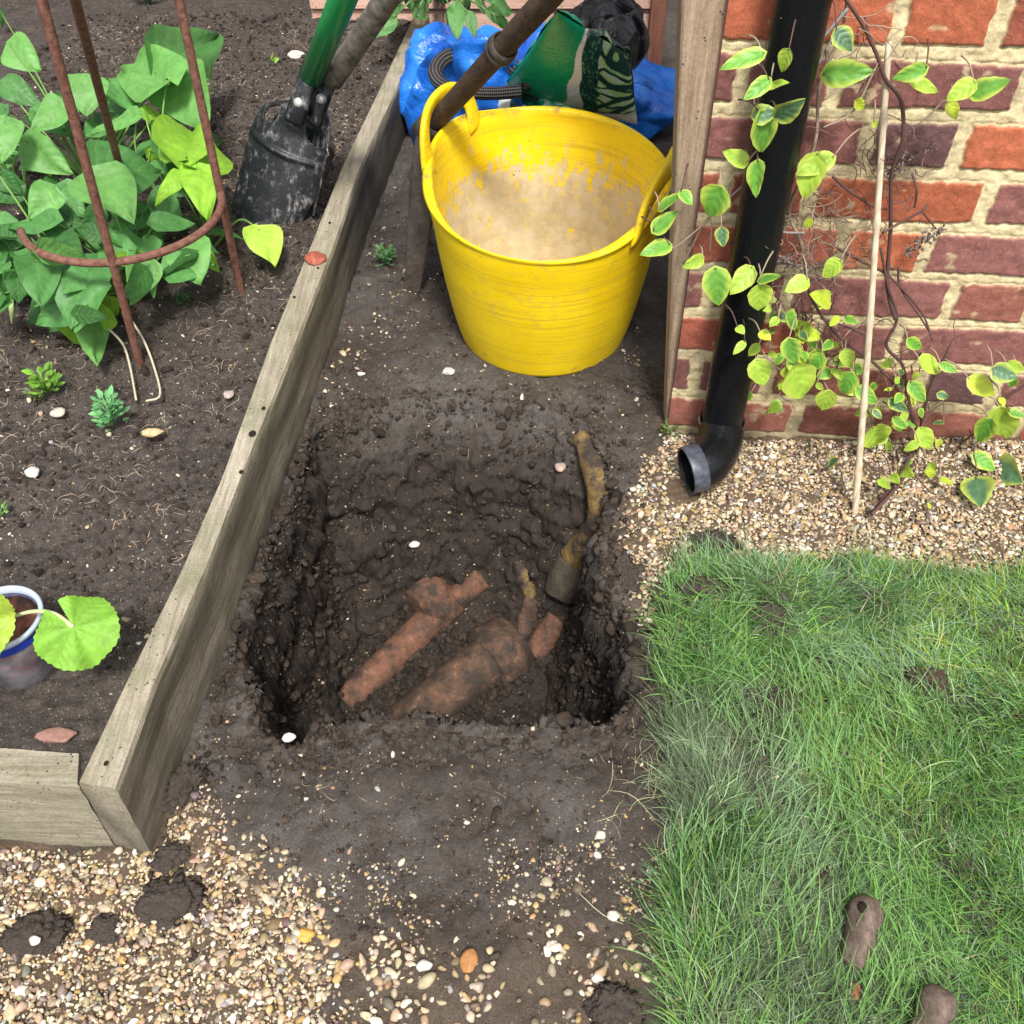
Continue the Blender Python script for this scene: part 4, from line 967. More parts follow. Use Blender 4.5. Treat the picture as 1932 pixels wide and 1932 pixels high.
fl2 = 3.0 * fbm(ax_ * 3.2, ay_ * 3.2, o=2, seed=322) + 2.4 + r.randn(n) * .45; bl2 = sst(-.2, .5, vnoise(ax_ * 3.3, ay_ * 3.3, seed=306))[:, None]
c2_ = (A([0.16, 0.33, 0.08])[None] * (1 - bl2) + A([0.24, 0.36, 0.22])[None] * bl2) * r.uniform(.7, 1.25, n)[:, None]
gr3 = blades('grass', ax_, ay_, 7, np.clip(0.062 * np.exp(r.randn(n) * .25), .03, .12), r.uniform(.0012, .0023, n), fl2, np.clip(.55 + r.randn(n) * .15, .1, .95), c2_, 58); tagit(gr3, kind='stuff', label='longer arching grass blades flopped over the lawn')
# coarse coverage outside the frame so that the lawn carries on
NB2 = 26000; ax_ = r.uniform(0.16, 2.2, NB2); ay_ = r.uniform(-0.5, 1.24, NB2); k = inpoly(ax_, ay_, lawn) & ((ax_ > 1.15) | (ay_ < 0.18)); ax_, ay_ = ax_[k], ay_[k]; n = len(ax_)
gr2 = blades('grass', ax_, ay_, 4, np.clip(0.05 * np.exp(r.randn(n) * .25), .02, .1), np.full(n, 0.0026), r.uniform(0, 6.28, n), np.clip(0.6 + r.randn(n) * .15, 0, 1), pal[r.randint(0, 4, n)], 57); tagit(gr2, kind='stuff', label='long lawn grass further to the right')
# dead stems straggling over the soil and gravel
def straws(name, starts, seed, ln, wd, zf, label, colr=(0.42, 0.34, 0.22), curl=1.6):
    r = np.random.RandomState(seed); V = []; F = []; C = []; o = 0
    for (x0, y0) in starts:
        L = ln * math.exp(r.randn() * 0.45); h = r.rand() * 6.28; cu = r.randn() * curl; m_ = 7; p = A([x0, y0]); base = None; c = A(colr) * r.uniform(0.5, 1.25)
        lift = r.uniform(0.0005, 0.004)
        for i in range(m_):
            t = i / (m_ - 1); z = float(zf(p[0:1], p[1:2])[0]) + wd * 0.6 + lift * math.sin(math.pi * t)
            w2 = wd * (1 - 0.5 * abs(2 * t - 1)) / 2; sx, sy = -math.sin(h) * w2, math.cos(h) * w2
            V += [(p[0] - sx, p[1] - sy, z), (p[0], p[1], z + w2 * 1.2), (p[0] + sx, p[1] + sy, z)]; C += [c, c, c]
            p = p + A([math.cos(h), math.sin(h)]) * L / m_; h += cu / m_ + r.randn() * 0.15
        for i in range(m_ - 1):
            a = o + i * 3; F += [(a, a + 1, a + 4, a + 3), (a + 1, a + 2, a + 5, a + 4)]
        o += m_ * 3
    ob = mesh(name, V, np.array(F), m_straw.m, cols={'col': A(C)}, origin=(0, 0, 0)); return tagit(ob, kind='stuff', label=label)
m_straw = M('dry_straw', 0.8, 0.2); m_straw.base(m_straw.attr('col'))
n_ = 3600; b = r.uniform(0.62, 2.9, n_); a = np.interp(b, sideL[:, 1], sideL[:, 0]) - 0.01 - r.uniform(0.0, 0.9, n_)
kk_ = vnoise(a * 6, b * 6, seed=311) > -0.25; straws('dry_stalks', np.stack([a, b], 1)[kk_], 61, 0.020, 0.0009, bed_h, 'pale dry fibres and root threads over the bed soil', (0.36, 0.28, 0.21))
n_ = 260; a = r.uniform(-0.5, 0.3, n_); b = r.uniform(0.5, 1.5, n_); k = a > bx(b) + 0.02
straws('dry_stalks', np.stack([a, b], 1)[k], 62, 0.016, 0.0008, ground_h, 'fine root threads on the dug soil', (0.25, 0.2, 0.14))
a = r.uniform(0.13, 0.25, 60); b = r.uniform(0.45, 0.85, 60)
straws('dry_stalks', np.stack([a, b], 1), 63, 0.07, 0.0009, ground_h, 'dead grass stalks straggling from the lawn edge over the path', (0.40, 0.36, 0.22), 0.8)
a = r.uniform(0.35, 1.0, 240); b = r.uniform(1.0, 1.3, 240); k = b < B0[1] + (a - B0[0]) * WE[1] / WE[0] - 0.01
straws('dry_stalks', np.stack([a, b], 1)[k], 64, 0.03, 0.0009, ground_h, 'dry stalks lying on the pale gravel', (0.30, 0.22, 0.13))

# weathered wood stubs lying in the grass
m_stub = timber_mat('stub_wood', (0.085, 0.062, 0.050), (0.21, 0.155, 0.125), (0.045, 0.034, 0.028), (40, 18, 30), 0.0)
def stub(x0, y0, x1, y1, wpx, label, hole_=False, seed=1):
    q0 = P(x0, y0, 0.056); q1 = P(x1, y1, 0.040); r_ = wpx / 1925 * np.linalg.norm(q0 - A([0, 0, CAM_H])) / 2
    V, F = tube(smooth_path([q0, q1], 60), [r_ * math.sqrt(max(.02, 1 - (1 - q / .26) ** 2)) if q < .26 else (r_ * (1.02 - .22 * q) * math.sqrt(max(.02, 1 - ((q - .8) / .2) ** 2)) if q > .8 else r_ * (1.02 - .22 * q)) for q in np.linspace(0, 1, 60)], 24, flat=1.0)
    V = lumpy(V, 0.0022, seed, 60)
    t = thing('wood_stub', tuple(q0), label, 'wood stub'); mesh('stub', V, F, m_stub.m, t)
    if hole_:
        hc = P(x0 - 14, y0 + 18, 0.0715); V = [hc] + [hc + A([math.cos(a) * .0046, math.sin(a) * .0062, -0.0016 * (math.cos(a) < 0)]) for a in np.linspace(0, 6.283, 15)[:-1]]
        mesh('knot_hole', V + [v_ - A([0, 0, .004]) for v_ in V[1:]], [(0, i, i % 14 + 1) for i in range(1, 15)] + [(i, i + 14, i % 14 + 15, i % 14 + 1) for i in range(1, 15)], m_dark.m, t)
    return t
stub(1642, 1692, 1606, 1826, 56, 'grey-brown weathered wood stub with a dark knot hole lying in the lawn', True, 3)
stub(1780, 1862, 1728, 1990, 58, 'darker grey wood stub cut off by the bottom edge in the lawn', False, 4)
stone(1612, 1872, 30, 'red broken fragment in the grass just below the wood stub with the knot hole', (0.34, 0.08, 0.04), z=0.035, seed=51, name='brick_fragment', cat='brick fragment', ang=1.2, asp=1.3)
stone(1642, 1925, 28, 'cream stone in the grass at the bottom edge between the wood stubs', WHT, z=0.03, seed=52)

# ================================================================== LEAVES
def leaf_mat(name, vein=0.35, ns=9.0, edge=None, spots=0.0, rough=0.45, trans=0.3, vcol=(0.30, 0.42, 0.14)):
    m = M(name, rough, 0.35); uv = m.n('ShaderNodeUVMap'); uv.uv_map = 'UVMap'
    sx = m.n('ShaderNodeSeparateXYZ'); m.l(uv.outputs[0], sx.inputs[0]); s_, t_ = sx.outputs[0], m.math('ABSOLUTE', m.math('SUBTRACT', m.math('MULTIPLY', sx.outputs[1], 2.0), 1.0))
    mid_ = m.math('LESS_THAN', t_, 0.035)
    ph = m.math('FRACT', m.math('ADD', m.math('MULTIPLY', m.math('SUBTRACT', s_, m.math('MULTIPLY', t_, 0.34)), ns), m.math('MULTIPLY', m.noise(45, 2), 0.8)))
    sv = m.math('LESS_THAN', ph, 0.13)
    vv = m.math('MAXIMUM', mid_, m.math('MULTIPLY', sv, 0.6))
    c = m.attr('col'); n1 = m.noise(60, 4, 0.65)
    c = m.mix(0.7, c, m.ramp(n1, [(0.3, 0.68), (0.7, 1.28)]), 'MULTIPLY')
    if edge:
        e = m.ramp(m.math('ADD', t_, m.math('MULTIPLY', m.math('SUBTRACT', n1, 0.5), 0.5)), [(0.45, 0.0), (0.95, 0.9)]); c = m.mix(e, c, edge)
    c = m.mix(m.math('MULTIPLY', vv, vein), c, vcol)
    if spots: c = m.mix(m.math('MULTIPLY', m.math('LESS_THAN', m.voro(260), 0.22), spots), c, (0.35, 0.42, 0.16))
    m.base(c); h = m.math('ADD', m.math('MULTIPLY', m.math('SINE', m.math('MULTIPLY', ph, 3.14159)), 1.0), m.math('MULTIPLY', m.noise(170, 3), 0.5))
    m.bump(h, 0.3, 0.0016); translucent(m, c, trans); return m.m
def leaf(base, tip, up, wf=0.8, kind='bean', fold=0.12, droop=0.15, rip=0.03, rs=None, ns=11, nt=9):
    base = A(base); tip = A(tip); L = np.linalg.norm(tip - base); D = (tip - base) / L
    Nn = nrm(up - D * np.dot(up, D)); B = np.cross(Nn, D)
    s, t = np.meshgrid(np.linspace(0, 1, ns), np.linspace(-1, 1, nt), indexing='ij'); s = s.ravel(); t = t.ravel()
    if kind == 'bean': w_ = np.sin(np.pi * np.clip(s, 0, 1) ** 0.56) ** 0.85; w_ = w_ * (1 - 0.15 * s) ; lobe = 0.20
    elif kind == 'ovate': w_ = np.sin(np.pi * s ** 0.68) ** 0.8; lobe = 0.10
    else: w_ = np.sin(np.pi * s ** 0.8) ** 0.9; lobe = 0.0
    w_ = np.maximum(w_, 0.004)
    a = L * (s - lobe * np.abs(t) ** 1.6 * (1 - s) ** 1.5 * (s > -1)); b = L * wf * 0.5 * w_ * t
    r0 = rs.rand(4) * 6.28
    jag = 1 + (0.035 * np.sin(s * 38 + r0[3]) * (np.abs(t) > 0.99) if kind != 'bean' else 0); b = b * jag
    c = fold * np.abs(b) - droop * L * (s - 0.35) ** 2 + rip * L * np.sin(s * 9 + r0[0]) * np.abs(t) + rip * 0.7 * L * np.sin(t * 5 + s * 6 + r0[1]) + 0.10 * (r0[2] / 3.14 - 1) * b
    V = base + D * a[:, None] + B * b[:, None] + Nn * c[:, None]
    return V, [tuple(f) for f in grid_faces(ns, nt)], np.stack([s, t * .5 + .5], 1)
CAMP = A([0, 0, CAM_H])
def up_for(p, r, k=0.55, tilt=0.35):
    return nrm(nrm(CAMP - p) * k + A([0, 0, 1.0]) * (1 - k) + r.randn(3) * tilt)

# ------------------------------------------------------------------ bean plant on its rusty support
m_bean = leaf_mat('bean_leaf', 0.16, 6.0, rough=0.5, trans=0.28)
rb = np.random.RandomState(91)
GRN = A([0.085, 0.245, 0.064]); MID = A([0.145, 0.35, 0.085]); BRT = A([0.24, 0.46, 0.04]); DRK = A([0.045, 0.15, 0.035]); YEL = A([0.36, 0.55, 0.07])
bean = thing('bean_plant', tuple(P(190, 480, 0.12)), 'large bushy green bean plant growing round the rusty metal support on the bed', 'plant')
BL = [((60, 262), (232, 395), 1.0, MID, .34), ((30, 478), (240, 600), .75, GRN, .30), ((485, 448), (490, 658), 1.2, MID, .36), ((640, 470), (805, 645), .9, GRN, .31), ((935, 370), (1258, 172), .50, GRN, .34),
      ((935, 450), (650, 345), .5, MID, .36), ((985, 430), (1165, 715), .85, MID, .33), ((350, 602), (172, 752), .9, MID, .33), ((210, 640), (425, 775), .8, GRN, .30), ((765, 662), (498, 752), .45, MID, .34),
      ((25, 690), (5, 925), .95, MID, .36), ((150, 822), (415, 985), .75, MID, .30), ((560, 965), (930, 952), .85, GRN, .36), ((540, 1005), (758, 1238), 1.05, MID, .36), ((1060, 880), (1185, 738), .8, BRT, .33),
      ((1050, 860), (1025, 695), .5, BRT, .33), ((1115, 955), (1172, 1228), .62, BRT, .32), ((1012, 1000), (868, 1162), .6, BRT, .31), ((0, 1000), (125, 1100), .9, DRK, .30), ((290, 1078), (165, 1243), .95, MID, .32),
      ((340, 1080), (485, 1225), 1.0, GRN, .29), ((775, 1200), (925, 1345), .8, DRK, .26), ((300, 1252), (15, 1290), .42, GRN, .30), ((242, 1422), (493, 1448), .52, MID, .33), ((20, 1310), (190, 1505), .9, DRK, .26),
      ((208, 1478), (240, 1732), .85, GRN, .30), ((480, 1515), (400, 1862), .92, GRN, .28), ((640, 1322), (875, 1405), .6, GRN, .27), ((830, 1490), (742, 1722), .75, MID, .25), ((845, 1500), (872, 1692), .5, MID, .25),
      ((1060, 1392), (1132, 1608), 1.05, MID, .24), ((1100, 1372), (1250, 1430), .5, GRN, .22), ((1155, 1440), (1245, 1542), .7, BRT, .20), ((600, 1690), (662, 1795), .8, BRT, .22), ((605, 1770), (465, 1865), .7, BRT, .20),
      ((470, 1690), (560, 2060), .62, MID, .20), ((1470, 1305), (1560, 1505), .95, YEL, .20), ((10, 1560), (40, 1660), .7, MID, .22), ((680, 1490), (900, 1420), .35, BRT, .25), ((0, 60), (10, 160), .5, DRK, .2),
      ((820, 640), (1000, 745), .55, BRT, .30), ((850, 860), (1010, 930), .5, BRT, .27), ((160, 840), (300, 1000), .7, BRT, .26), ((1190, 440), (1205, 500), .9, MID, .30), ((380, 1850), (470, 1960), .7, BRT, .16)]
fm = MB(); sm = MB(); roots = [P(x, y, 0.12) for x, y in ((250, 560), (120, 520), (60, 420), (330, 420), (180, 360), (400, 470))]
for (b_, t_, wf, colr, z) in BL:
    bb = P(b_[0] / 3, b_[1] / 3, z); tt_ = P(t_[0] / 3, t_[1] / 3, z - 0.03 - 0.02 * rb.rand())
    V, F, uv = leaf(bb, tt_, up_for(bb, rb, .6, .22), wf, 'bean', rs=rb, rip=0.042, droop=0.16)
    fm.add(V, F, colr * rb.uniform(.85, 1.15), uv)
    rt = min(roots, key=lambda q: np.linalg.norm(q - bb) + rb.rand() * 0.05)
    md = (bb + rt) / 2 + A([rb.randn() * .012, rb.randn() * .012, 0.03]); V, F = tube(smooth_path([rt, md, bb - (tt_ - bb) * 0.02], 12), [0.0028, 0.0014], 6); sm.add(V, F, A([0.16, 0.30, 0.07]) * rb.uniform(.8, 1.2))
for i in range(120):                                         # lower storeys of the same plant
    x = rb.uniform(-60, 1180); y = rb.uniform(540, 1780)
    if (x > 720 and y > 1560) or (x > 950 and y > 1450) or (y < 680 and x < 300 and rb.rand() < .3): continue
    z = rb.uniform(.17, .28); bb = P(x / 3, y / 3, z); a_ = rb.rand() * 6.28; Ln = rb.uniform(.045, .085); tt_ = bb + A([math.cos(a_), math.sin(a_), rb.uniform(-.5, .1)]) * Ln
    V, F, uv = leaf(bb, tt_, up_for(bb, rb, .45, .4), rb.uniform(.6, .95), 'bean', rs=rb, ns=8, nt=7); fm.add(V, F, (GRN if rb.rand() < .5 else DRK) * rb.uniform(.8, 1.25), uv)
    rt = min(roots, key=lambda q: np.linalg.norm(q - bb)); V, F = tube(smooth_path([rt, (bb + rt) / 2 + A([0, 0, .02]), bb], 9), [0.0025, 0.0012], 5); sm.add(V, F, A([0.13, 0.24, 0.06]))
fm.build('foliage', m_bean, bean)
m_stem = M('green_stem', 0.6, 0.3); m_stem.base(m_stem.attr('col')); sm.build('stem', m_stem.m, bean)
V, F = tube(smooth_path([P(12, 520, .2), P(20, 560, .17), P(22, 610, .145)], 16), [.001, .0045, .005, .0045, .001], 10, flat=.6)
mesh('pod', V, F, m_stem.m, bean, cols={'col': np.tile(A([0.33, 0.45, 0.16]), (len(V), 1))})
for pts in ([(205, 620, .17), (232, 650, .15), (245, 690, .135), (257, 755, .128)], [(245, 600, .17), (270, 640, .15), (290, 690, .135), (302, 745, .128), (275, 757, .128)]):
    V, F = tube(smooth_path([P(*p) for p in pts], 20), [.0022, .0018], 7); mesh('dry_stem', V, F, m_stem.m, bean, cols={'col': np.tile(A([0.45, 0.40, 0.28]), (len(V), 1))})

m_rust = M('rusty_iron', 0.75, 0.3); m = m_rust
n1 = m.noise(110, 4, 0.7); n2 = m.noise(420, 3, 0.7)
m.base(m.mix(m.ramp(n1, [(0.35, 0), (0.68, 1)]), (0.10, 0.042, 0.028), (0.24, 0.115, 0.08))); m.bump(m.math('ADD', n1, n2), 0.7, 0.002)
sup = thing('plant_support', tuple(P(265, 690, .12)), 'rusty wrought iron obelisk plant support standing among the beans', 'plant support')
RZ = 0.33
F1_, R1_ = P(268, 700, .10), P(213, 497, RZ); F3_, R3_ = P(460, 572, .10), P(416, 366, RZ); L1_ = P(80, 480, RZ)
def circ3(a, b, c):
    M_ = A([[b[0] - a[0], b[1] - a[1]], [c[0] - a[0], c[1] - a[1]]]); q = A([(b[0] ** 2 - a[0] ** 2 + b[1] ** 2 - a[1] ** 2) / 2, (c[0] ** 2 - a[0] ** 2 + c[1] ** 2 - a[1] ** 2) / 2])
    ce = np.linalg.solve(M_, q); return ce, math.hypot(a[0] - ce[0], a[1] - ce[1])
ce, cr = circ3(R1_, R3_, L1_)
R2_ = P(222, 262, RZ); dd = nrm(R2_[:2] - ce); R2_ = A([ce[0] + dd[0] * cr, ce[1] + dd[1] * cr, RZ]); R2_ = R2_ * 0.0 + A([ce[0] + dd[0] * cr, ce[1] + dd[1] * cr, RZ])
F2_ = R2_ + (P(250, 372, .10) - P(222, 262, RZ)) * 1.0
for f_, r_ in ((F1_, R1_), (F3_, R3_), (F2_, R2_)):
    dirn = (r_ - f_) / (r_[2] - f_[2]); top = f_ + dirn * 1.0
    V, F = tube(smooth_path([f_, (f_ + top) / 2, top], 70), 0.0072 if f_ is not F2_ else 0.0068, 12); V = lumpy(V, 0.0008, 7, 120); mesh('leg', V, F, m_rust.m, sup)
aR = math.atan2(R3_[1] - ce[1], R3_[0] - ce[0]) + .06; aL = math.atan2(L1_[1] - ce[1], L1_[0] - ce[0]); aL -= 2 * math.pi if aL > aR else 0
ringp = [A([ce[0] + cr * math.cos(a), ce[1] + cr * math.sin(a), RZ + 0.002]) for a in np.linspace(aR, aL - 0.55, 80)]
V, F = tube(ringp, 0.0066, 12); mesh('ring', V, F, m_rust.m, sup)

# ------------------------------------------------------------------ squash seedling in a clear pot
m_sq = leaf_mat('squash_leaf', 0.25, 6.0, spots=0.35, rough=0.55, trans=0.35)
def round_leaf(c0, r_, notch_dir, up, colr, name, parent, seed):
    rs = np.random.RandomState(seed); Nn = nrm(up); D = nrm(notch_dir - Nn * np.dot(notch_dir, Nn)); B = np.cross(Nn, D); V = [c0]; UV = [(0, .5)]; nr, na = 12, 84; F = []
    for i in range(1, nr + 1):
        for k in range(na):
            a = -math.pi * 0.93 + 1.86 * math.pi * k / (na - 1); q = i / nr
            rad = r_ * q * (0.74 + 0.30 * math.cos(a * 0.5) ** 2 + 0.10 * math.cos(2 * a) * 0 + 0.14 * math.sin(abs(a) * 0.9)) * (1 + (0.022 * math.sin(a * 34) if i == nr else 0) + .02 * math.sin(a * 5 + seed))
            z = 0.010 * math.sin(a * 3 + seed) * q * q * r_ / .05 + 0.003 * math.sin(a * 8) * q - 0.006 * q * q
            V.append(c0 + (D * math.cos(a) + B * math.sin(a)) * rad + Nn * z); UV.append((q, 0.5 + 0.5 * abs(((a / 0.72) % 1) - .5) * 2 * q + .02))
    F += [(0, 1 + k, 2 + k) for k in range(na - 1)]
    for i in range(nr - 1):
        for k in range(na - 1):
            a = 1 + i * na + k; F.append((a, a + na, a + na + 1, a + 1))
    return mesh(name, V, F, m_sq, parent, cols={'col': np.tile(colr, (len(V), 1))}, uv=A(UV))
pz = 0.118; PT = P(-2, 1165, pz + 0.10); pt = thing('plant_pot', (PT[0], PT[1], pz), 'clear plastic pot with pale blue rim at the left edge of the bed', 'pot')
m_clear = M('clear_plastic', 0.12, 0.5); m_clear.b.inputs['Transmission Weight'].default_value = 0.93; m_clear.b.inputs['IOR'].default_value = 1.25; n1 = m_clear.noise(30, 4)
m_clear.base(m_clear.mix(m_clear.ramp(n1, [(.4, 0), (.65, 1)]), (0.20, 0.19, 0.23), (0.45, 0.45, 0.50))); m_clear.bump(m_clear.noise(45, 3), .5, .004)
tb_ = m_clear.n('ShaderNodeBsdfTransparent'); mx_ = m_clear.n('ShaderNodeMixShader'); mx_.inputs[0].default_value = .24; m_clear.b.inputs['Transmission Weight'].default_value = 0.0
m_clear.l(tb_.outputs[0], mx_.inputs[1]); m_clear.l(m_clear.b.outputs[0], mx_.inputs[2]); m_clear.l(mx_.outputs[0], m_clear.nt.nodes['Material Output'].inputs[0])
m_prim = M('pale_blue_rim', 0.3, 0.5).base((0.38, 0.45, 0.56)); m_blue2 = M('blue_band', 0.35, 0.5).base((0.012, 0.035, 0.32)); m_redl = M('red_tag', 0.4, 0.4).base((0.65, 0.06, 0.04))
q0 = A([PT[0], PT[1], pz]); 
V, F = lathe_along(q0, q0 + A([0, 0, .10]), [(0, .038), (.08, .043), (.5, .046), (.93, .047), (.93, .0458), (.1, .0415), (.03, .036)], 44); mesh('body', V, F, m_clear.m, pt)
V, F = lathe_along(q0, q0 + A([0, 0, .10]), [(.93, .046), (.95, .051), (1, .0515), (1.02, .0495), (1.0, .0455), (.93, .045)], 44); mesh('rim', V, F, m_prim.m, pt)
V, F = lathe_along(q0, q0 + A([0, 0, .10]), [(.80, .0478), (.93, .0485)], 44); mesh('band', V, F, m_blue2.m, pt)
V, F = lathe_along(q0 + A([0, 0, .004]), q0 + A([0, 0, .088]), [(0, .001), (0, .036), (.5, .0405), (1, .0435), (1.02, .03), (1.0, .001)], 30)
m_cont = M('pot_compost', .9, .2); m_cont.base(m_cont.mix(m_cont.ramp(m_cont.noise(60, 4), [(.4, 0), (.6, 1)]), (0.04, 0.022, 0.018), (0.22, 0.075, 0.06))); mesh('compost', lumpy(V, .0025, 3, 90), F, m_cont.m, pt)
tg0 = P(84, 1176, pz + .075); V, F = box(tg0 + A([.004, 0, 0]), .024, .004, .016, ax=[[.9, -.4, .1], [.4, .9, 0], [-.1, 0, .99]], bev=.001); mesh('tag', V, F, m_redl.m, pt, smooth=False)
sqp = thing('squash_seedling', (PT[0], PT[1], pz + .085), 'young squash plant with one big round bright green leaf hanging out of the clear pot', 'plant')
lc = P(138, 1183, .245); round_leaf(lc, .0475, A([0.75, -0.62, -0.1]), nrm(CAMP - lc) * .6 + A([0, 0, .5]), A([0.22, 0.47, 0.05]), 'leaf', sqp, 5)
lc2 = P(-52, 1175, .26); round_leaf(lc2, .043, A([1, 0.1, 0]), nrm(CAMP - lc2) * .5 + A([0, 0, .5]), A([0.34, 0.48, 0.05]), 'leaf', sqp, 8)
V, F = tube(smooth_path([q0 + A([-.01, 0, .088]), P(15, 1167, .228), P(60, 1154, .245), P(102, 1158, .25), lc], 26), [.0018, .0022, .0026, .003], 9); mesh('stalk', V, F, m_stem.m, sqp, cols={'col': np.tile(A([0.42, 0.45, 0.24]), (len(V), 1))})

# ------------------------------------------------------------------ weeds and small plants
m_weed = leaf_mat('weed_leaf', 0.2, 5.0, rough=.5, trans=.3)
def weed(x, y, z, size, n_, colr, label, seed, hgt=1.0, thin=.45, name='weed', sp_=1.0, gfun=None):
    rs = np.random.RandomState(seed); c_ = P(x, y, z); t = thing(name, tuple(c_), label, 'weed' if name == 'weed' else 'plant'); f_ = MB(); s_ = MB()
    for k in range(n_):
        a = rs.rand() * 6.28; h = size * hgt * rs.rand() ** .7; rr_ = size * sp_ * .45 * rs.rand() ** .5 * (1 - .4 * h / size / max(hgt, .01))
        b_ = c_ + A([math.cos(a) * rr_, math.sin(a) * rr_, h]); L = size * rs.uniform(.16, .32); t_ = b_ + A([math.cos(a), math.sin(a), rs.uniform(.1, 1.0)]) * L
        V, F, uv = leaf(b_, t_, up_for(b_, rs, .4, .4), thin * rs.uniform(.8, 1.3), 'narrow', rs=rs, ns=5, nt=5); f_.add(V, F, colr * rs.uniform(.7, 1.25), uv)
        if k % 3 == 0: V, F = tube([c_, (c_ + b_) / 2 + A([0, 0, size * .05]), b_], size * .018, 5); s_.add(V, F, colr * .7)
    f_.build('foliage', m_weed, t); s_.build('stem', m_stem.m, t); return t
weed(216, 800, .122, .050, 90, A([0.16, 0.42, 0.16]), 'feathery pale green weed on open bed soil below the bean plant', 3, 1.0)
weed(92, 742, .122, .048, 70, A([0.20, 0.42, 0.05]), 'bright green weed left of the feathery one on the bed', 4, .9)
weed(70, 752, .120, .034, 34, A([0.16, 0.20, 0.08]), 'dull olive weed touching the bright green weed on the bed', 5, .5)
weed(512, 128, .125, .050, 12, A([0.24, 0.42, 0.07]), 'tiny yellow-green seedling left of the digger handle', 6, .3, .7)
weed(345, 575, .122, .035, 26, A([0.05, 0.16, 0.05]), 'small dark green weed in the shade to the right of the bean plant', 7, .5)
weed(728, 498, .0, .048, 60, A([0.12, 0.30, 0.10]), 'small green weed on the path between the long board and the tub', 8, .8, .3)
weed(2, 975, .122, .03, 20, A([0.2, 0.38, 0.1]), 'green sprig at the left edge of the bed soil', 9, .6)
weed(282, 8, .13, .09, 40, A([0.12, 0.20, 0.12]), 'grey-green plant at the top edge of the bed behind the support', 10, .6, .35)
weed(1262, 822, .0, .035, 24, A([0.14, 0.22, 0.06]), 'sprig of green growing at the foot of the timber post', 11, .6)
weed(120, -20, .13, .14, 60, A([0.035, 0.09, 0.03]), 'dark green plant at the top left edge of the bed', 12, .8, .6)
tp = thing('tomato_plant', tuple(P(815, 12, .0)), 'leafy green tomato-like plant behind the far end of the long board', 'plant'); f_ = MB(); s_ = MB(); rs = np.random.RandomState(23)
TL = [((300, 100), (150, 212), .55), ((240, 60), (330, 130), .5), ((370, 5), (500, 60), .55), ((390, -40), (520, 10), .6), ((350, 40), (240, 100), .4), ((420, 90), (490, 80), .35), ((650, 20), (655, 215), .42), ((620, 40), (600, 150), .4), ((720, 70), (760, 215), .5),
      ((780, 30), (850, 60), .5), ((830, 60), (960, 150), .5), ((860, 20), (980, 60), .5), ((760, -30), (900, -10), .5), ((600, -40), (700, 10), .6), ((540, -30), (620, 20), .5), ((880, 90), (950, 175), .4), ((700, 0), (720, 90), .5), ((320, 20), (380, -60), .5), ((200, 40), (130, 120), .4)]
for (b_, t_, wf) in TL:
    bb = P(644 + b_[0] / 3, b_[1] / 3, .40 if b_[0] > 560 else .26); tt_ = P(644 + t_[0] / 3, t_[1] / 3, .36 if b_[0] > 560 else .23)
    V, F, uv = leaf(bb, tt_, up_for(bb, rs, .6, .2), wf, 'ovate', rs=rs); f_.add(V, F, A([0.10, 0.24, 0.07]) * rs.uniform(.8, 1.3), uv)
    V, F = tube(smooth_path([P(815, 12, 0), (P(815, -30, .3) + bb) / 2, bb], 10), [.003, .0015], 6); s_.add(V, F, A([0.16, 0.24, 0.10]))
f_.build('foliage', m_weed, tp); s_.build('stem', m_stem.m, tp)

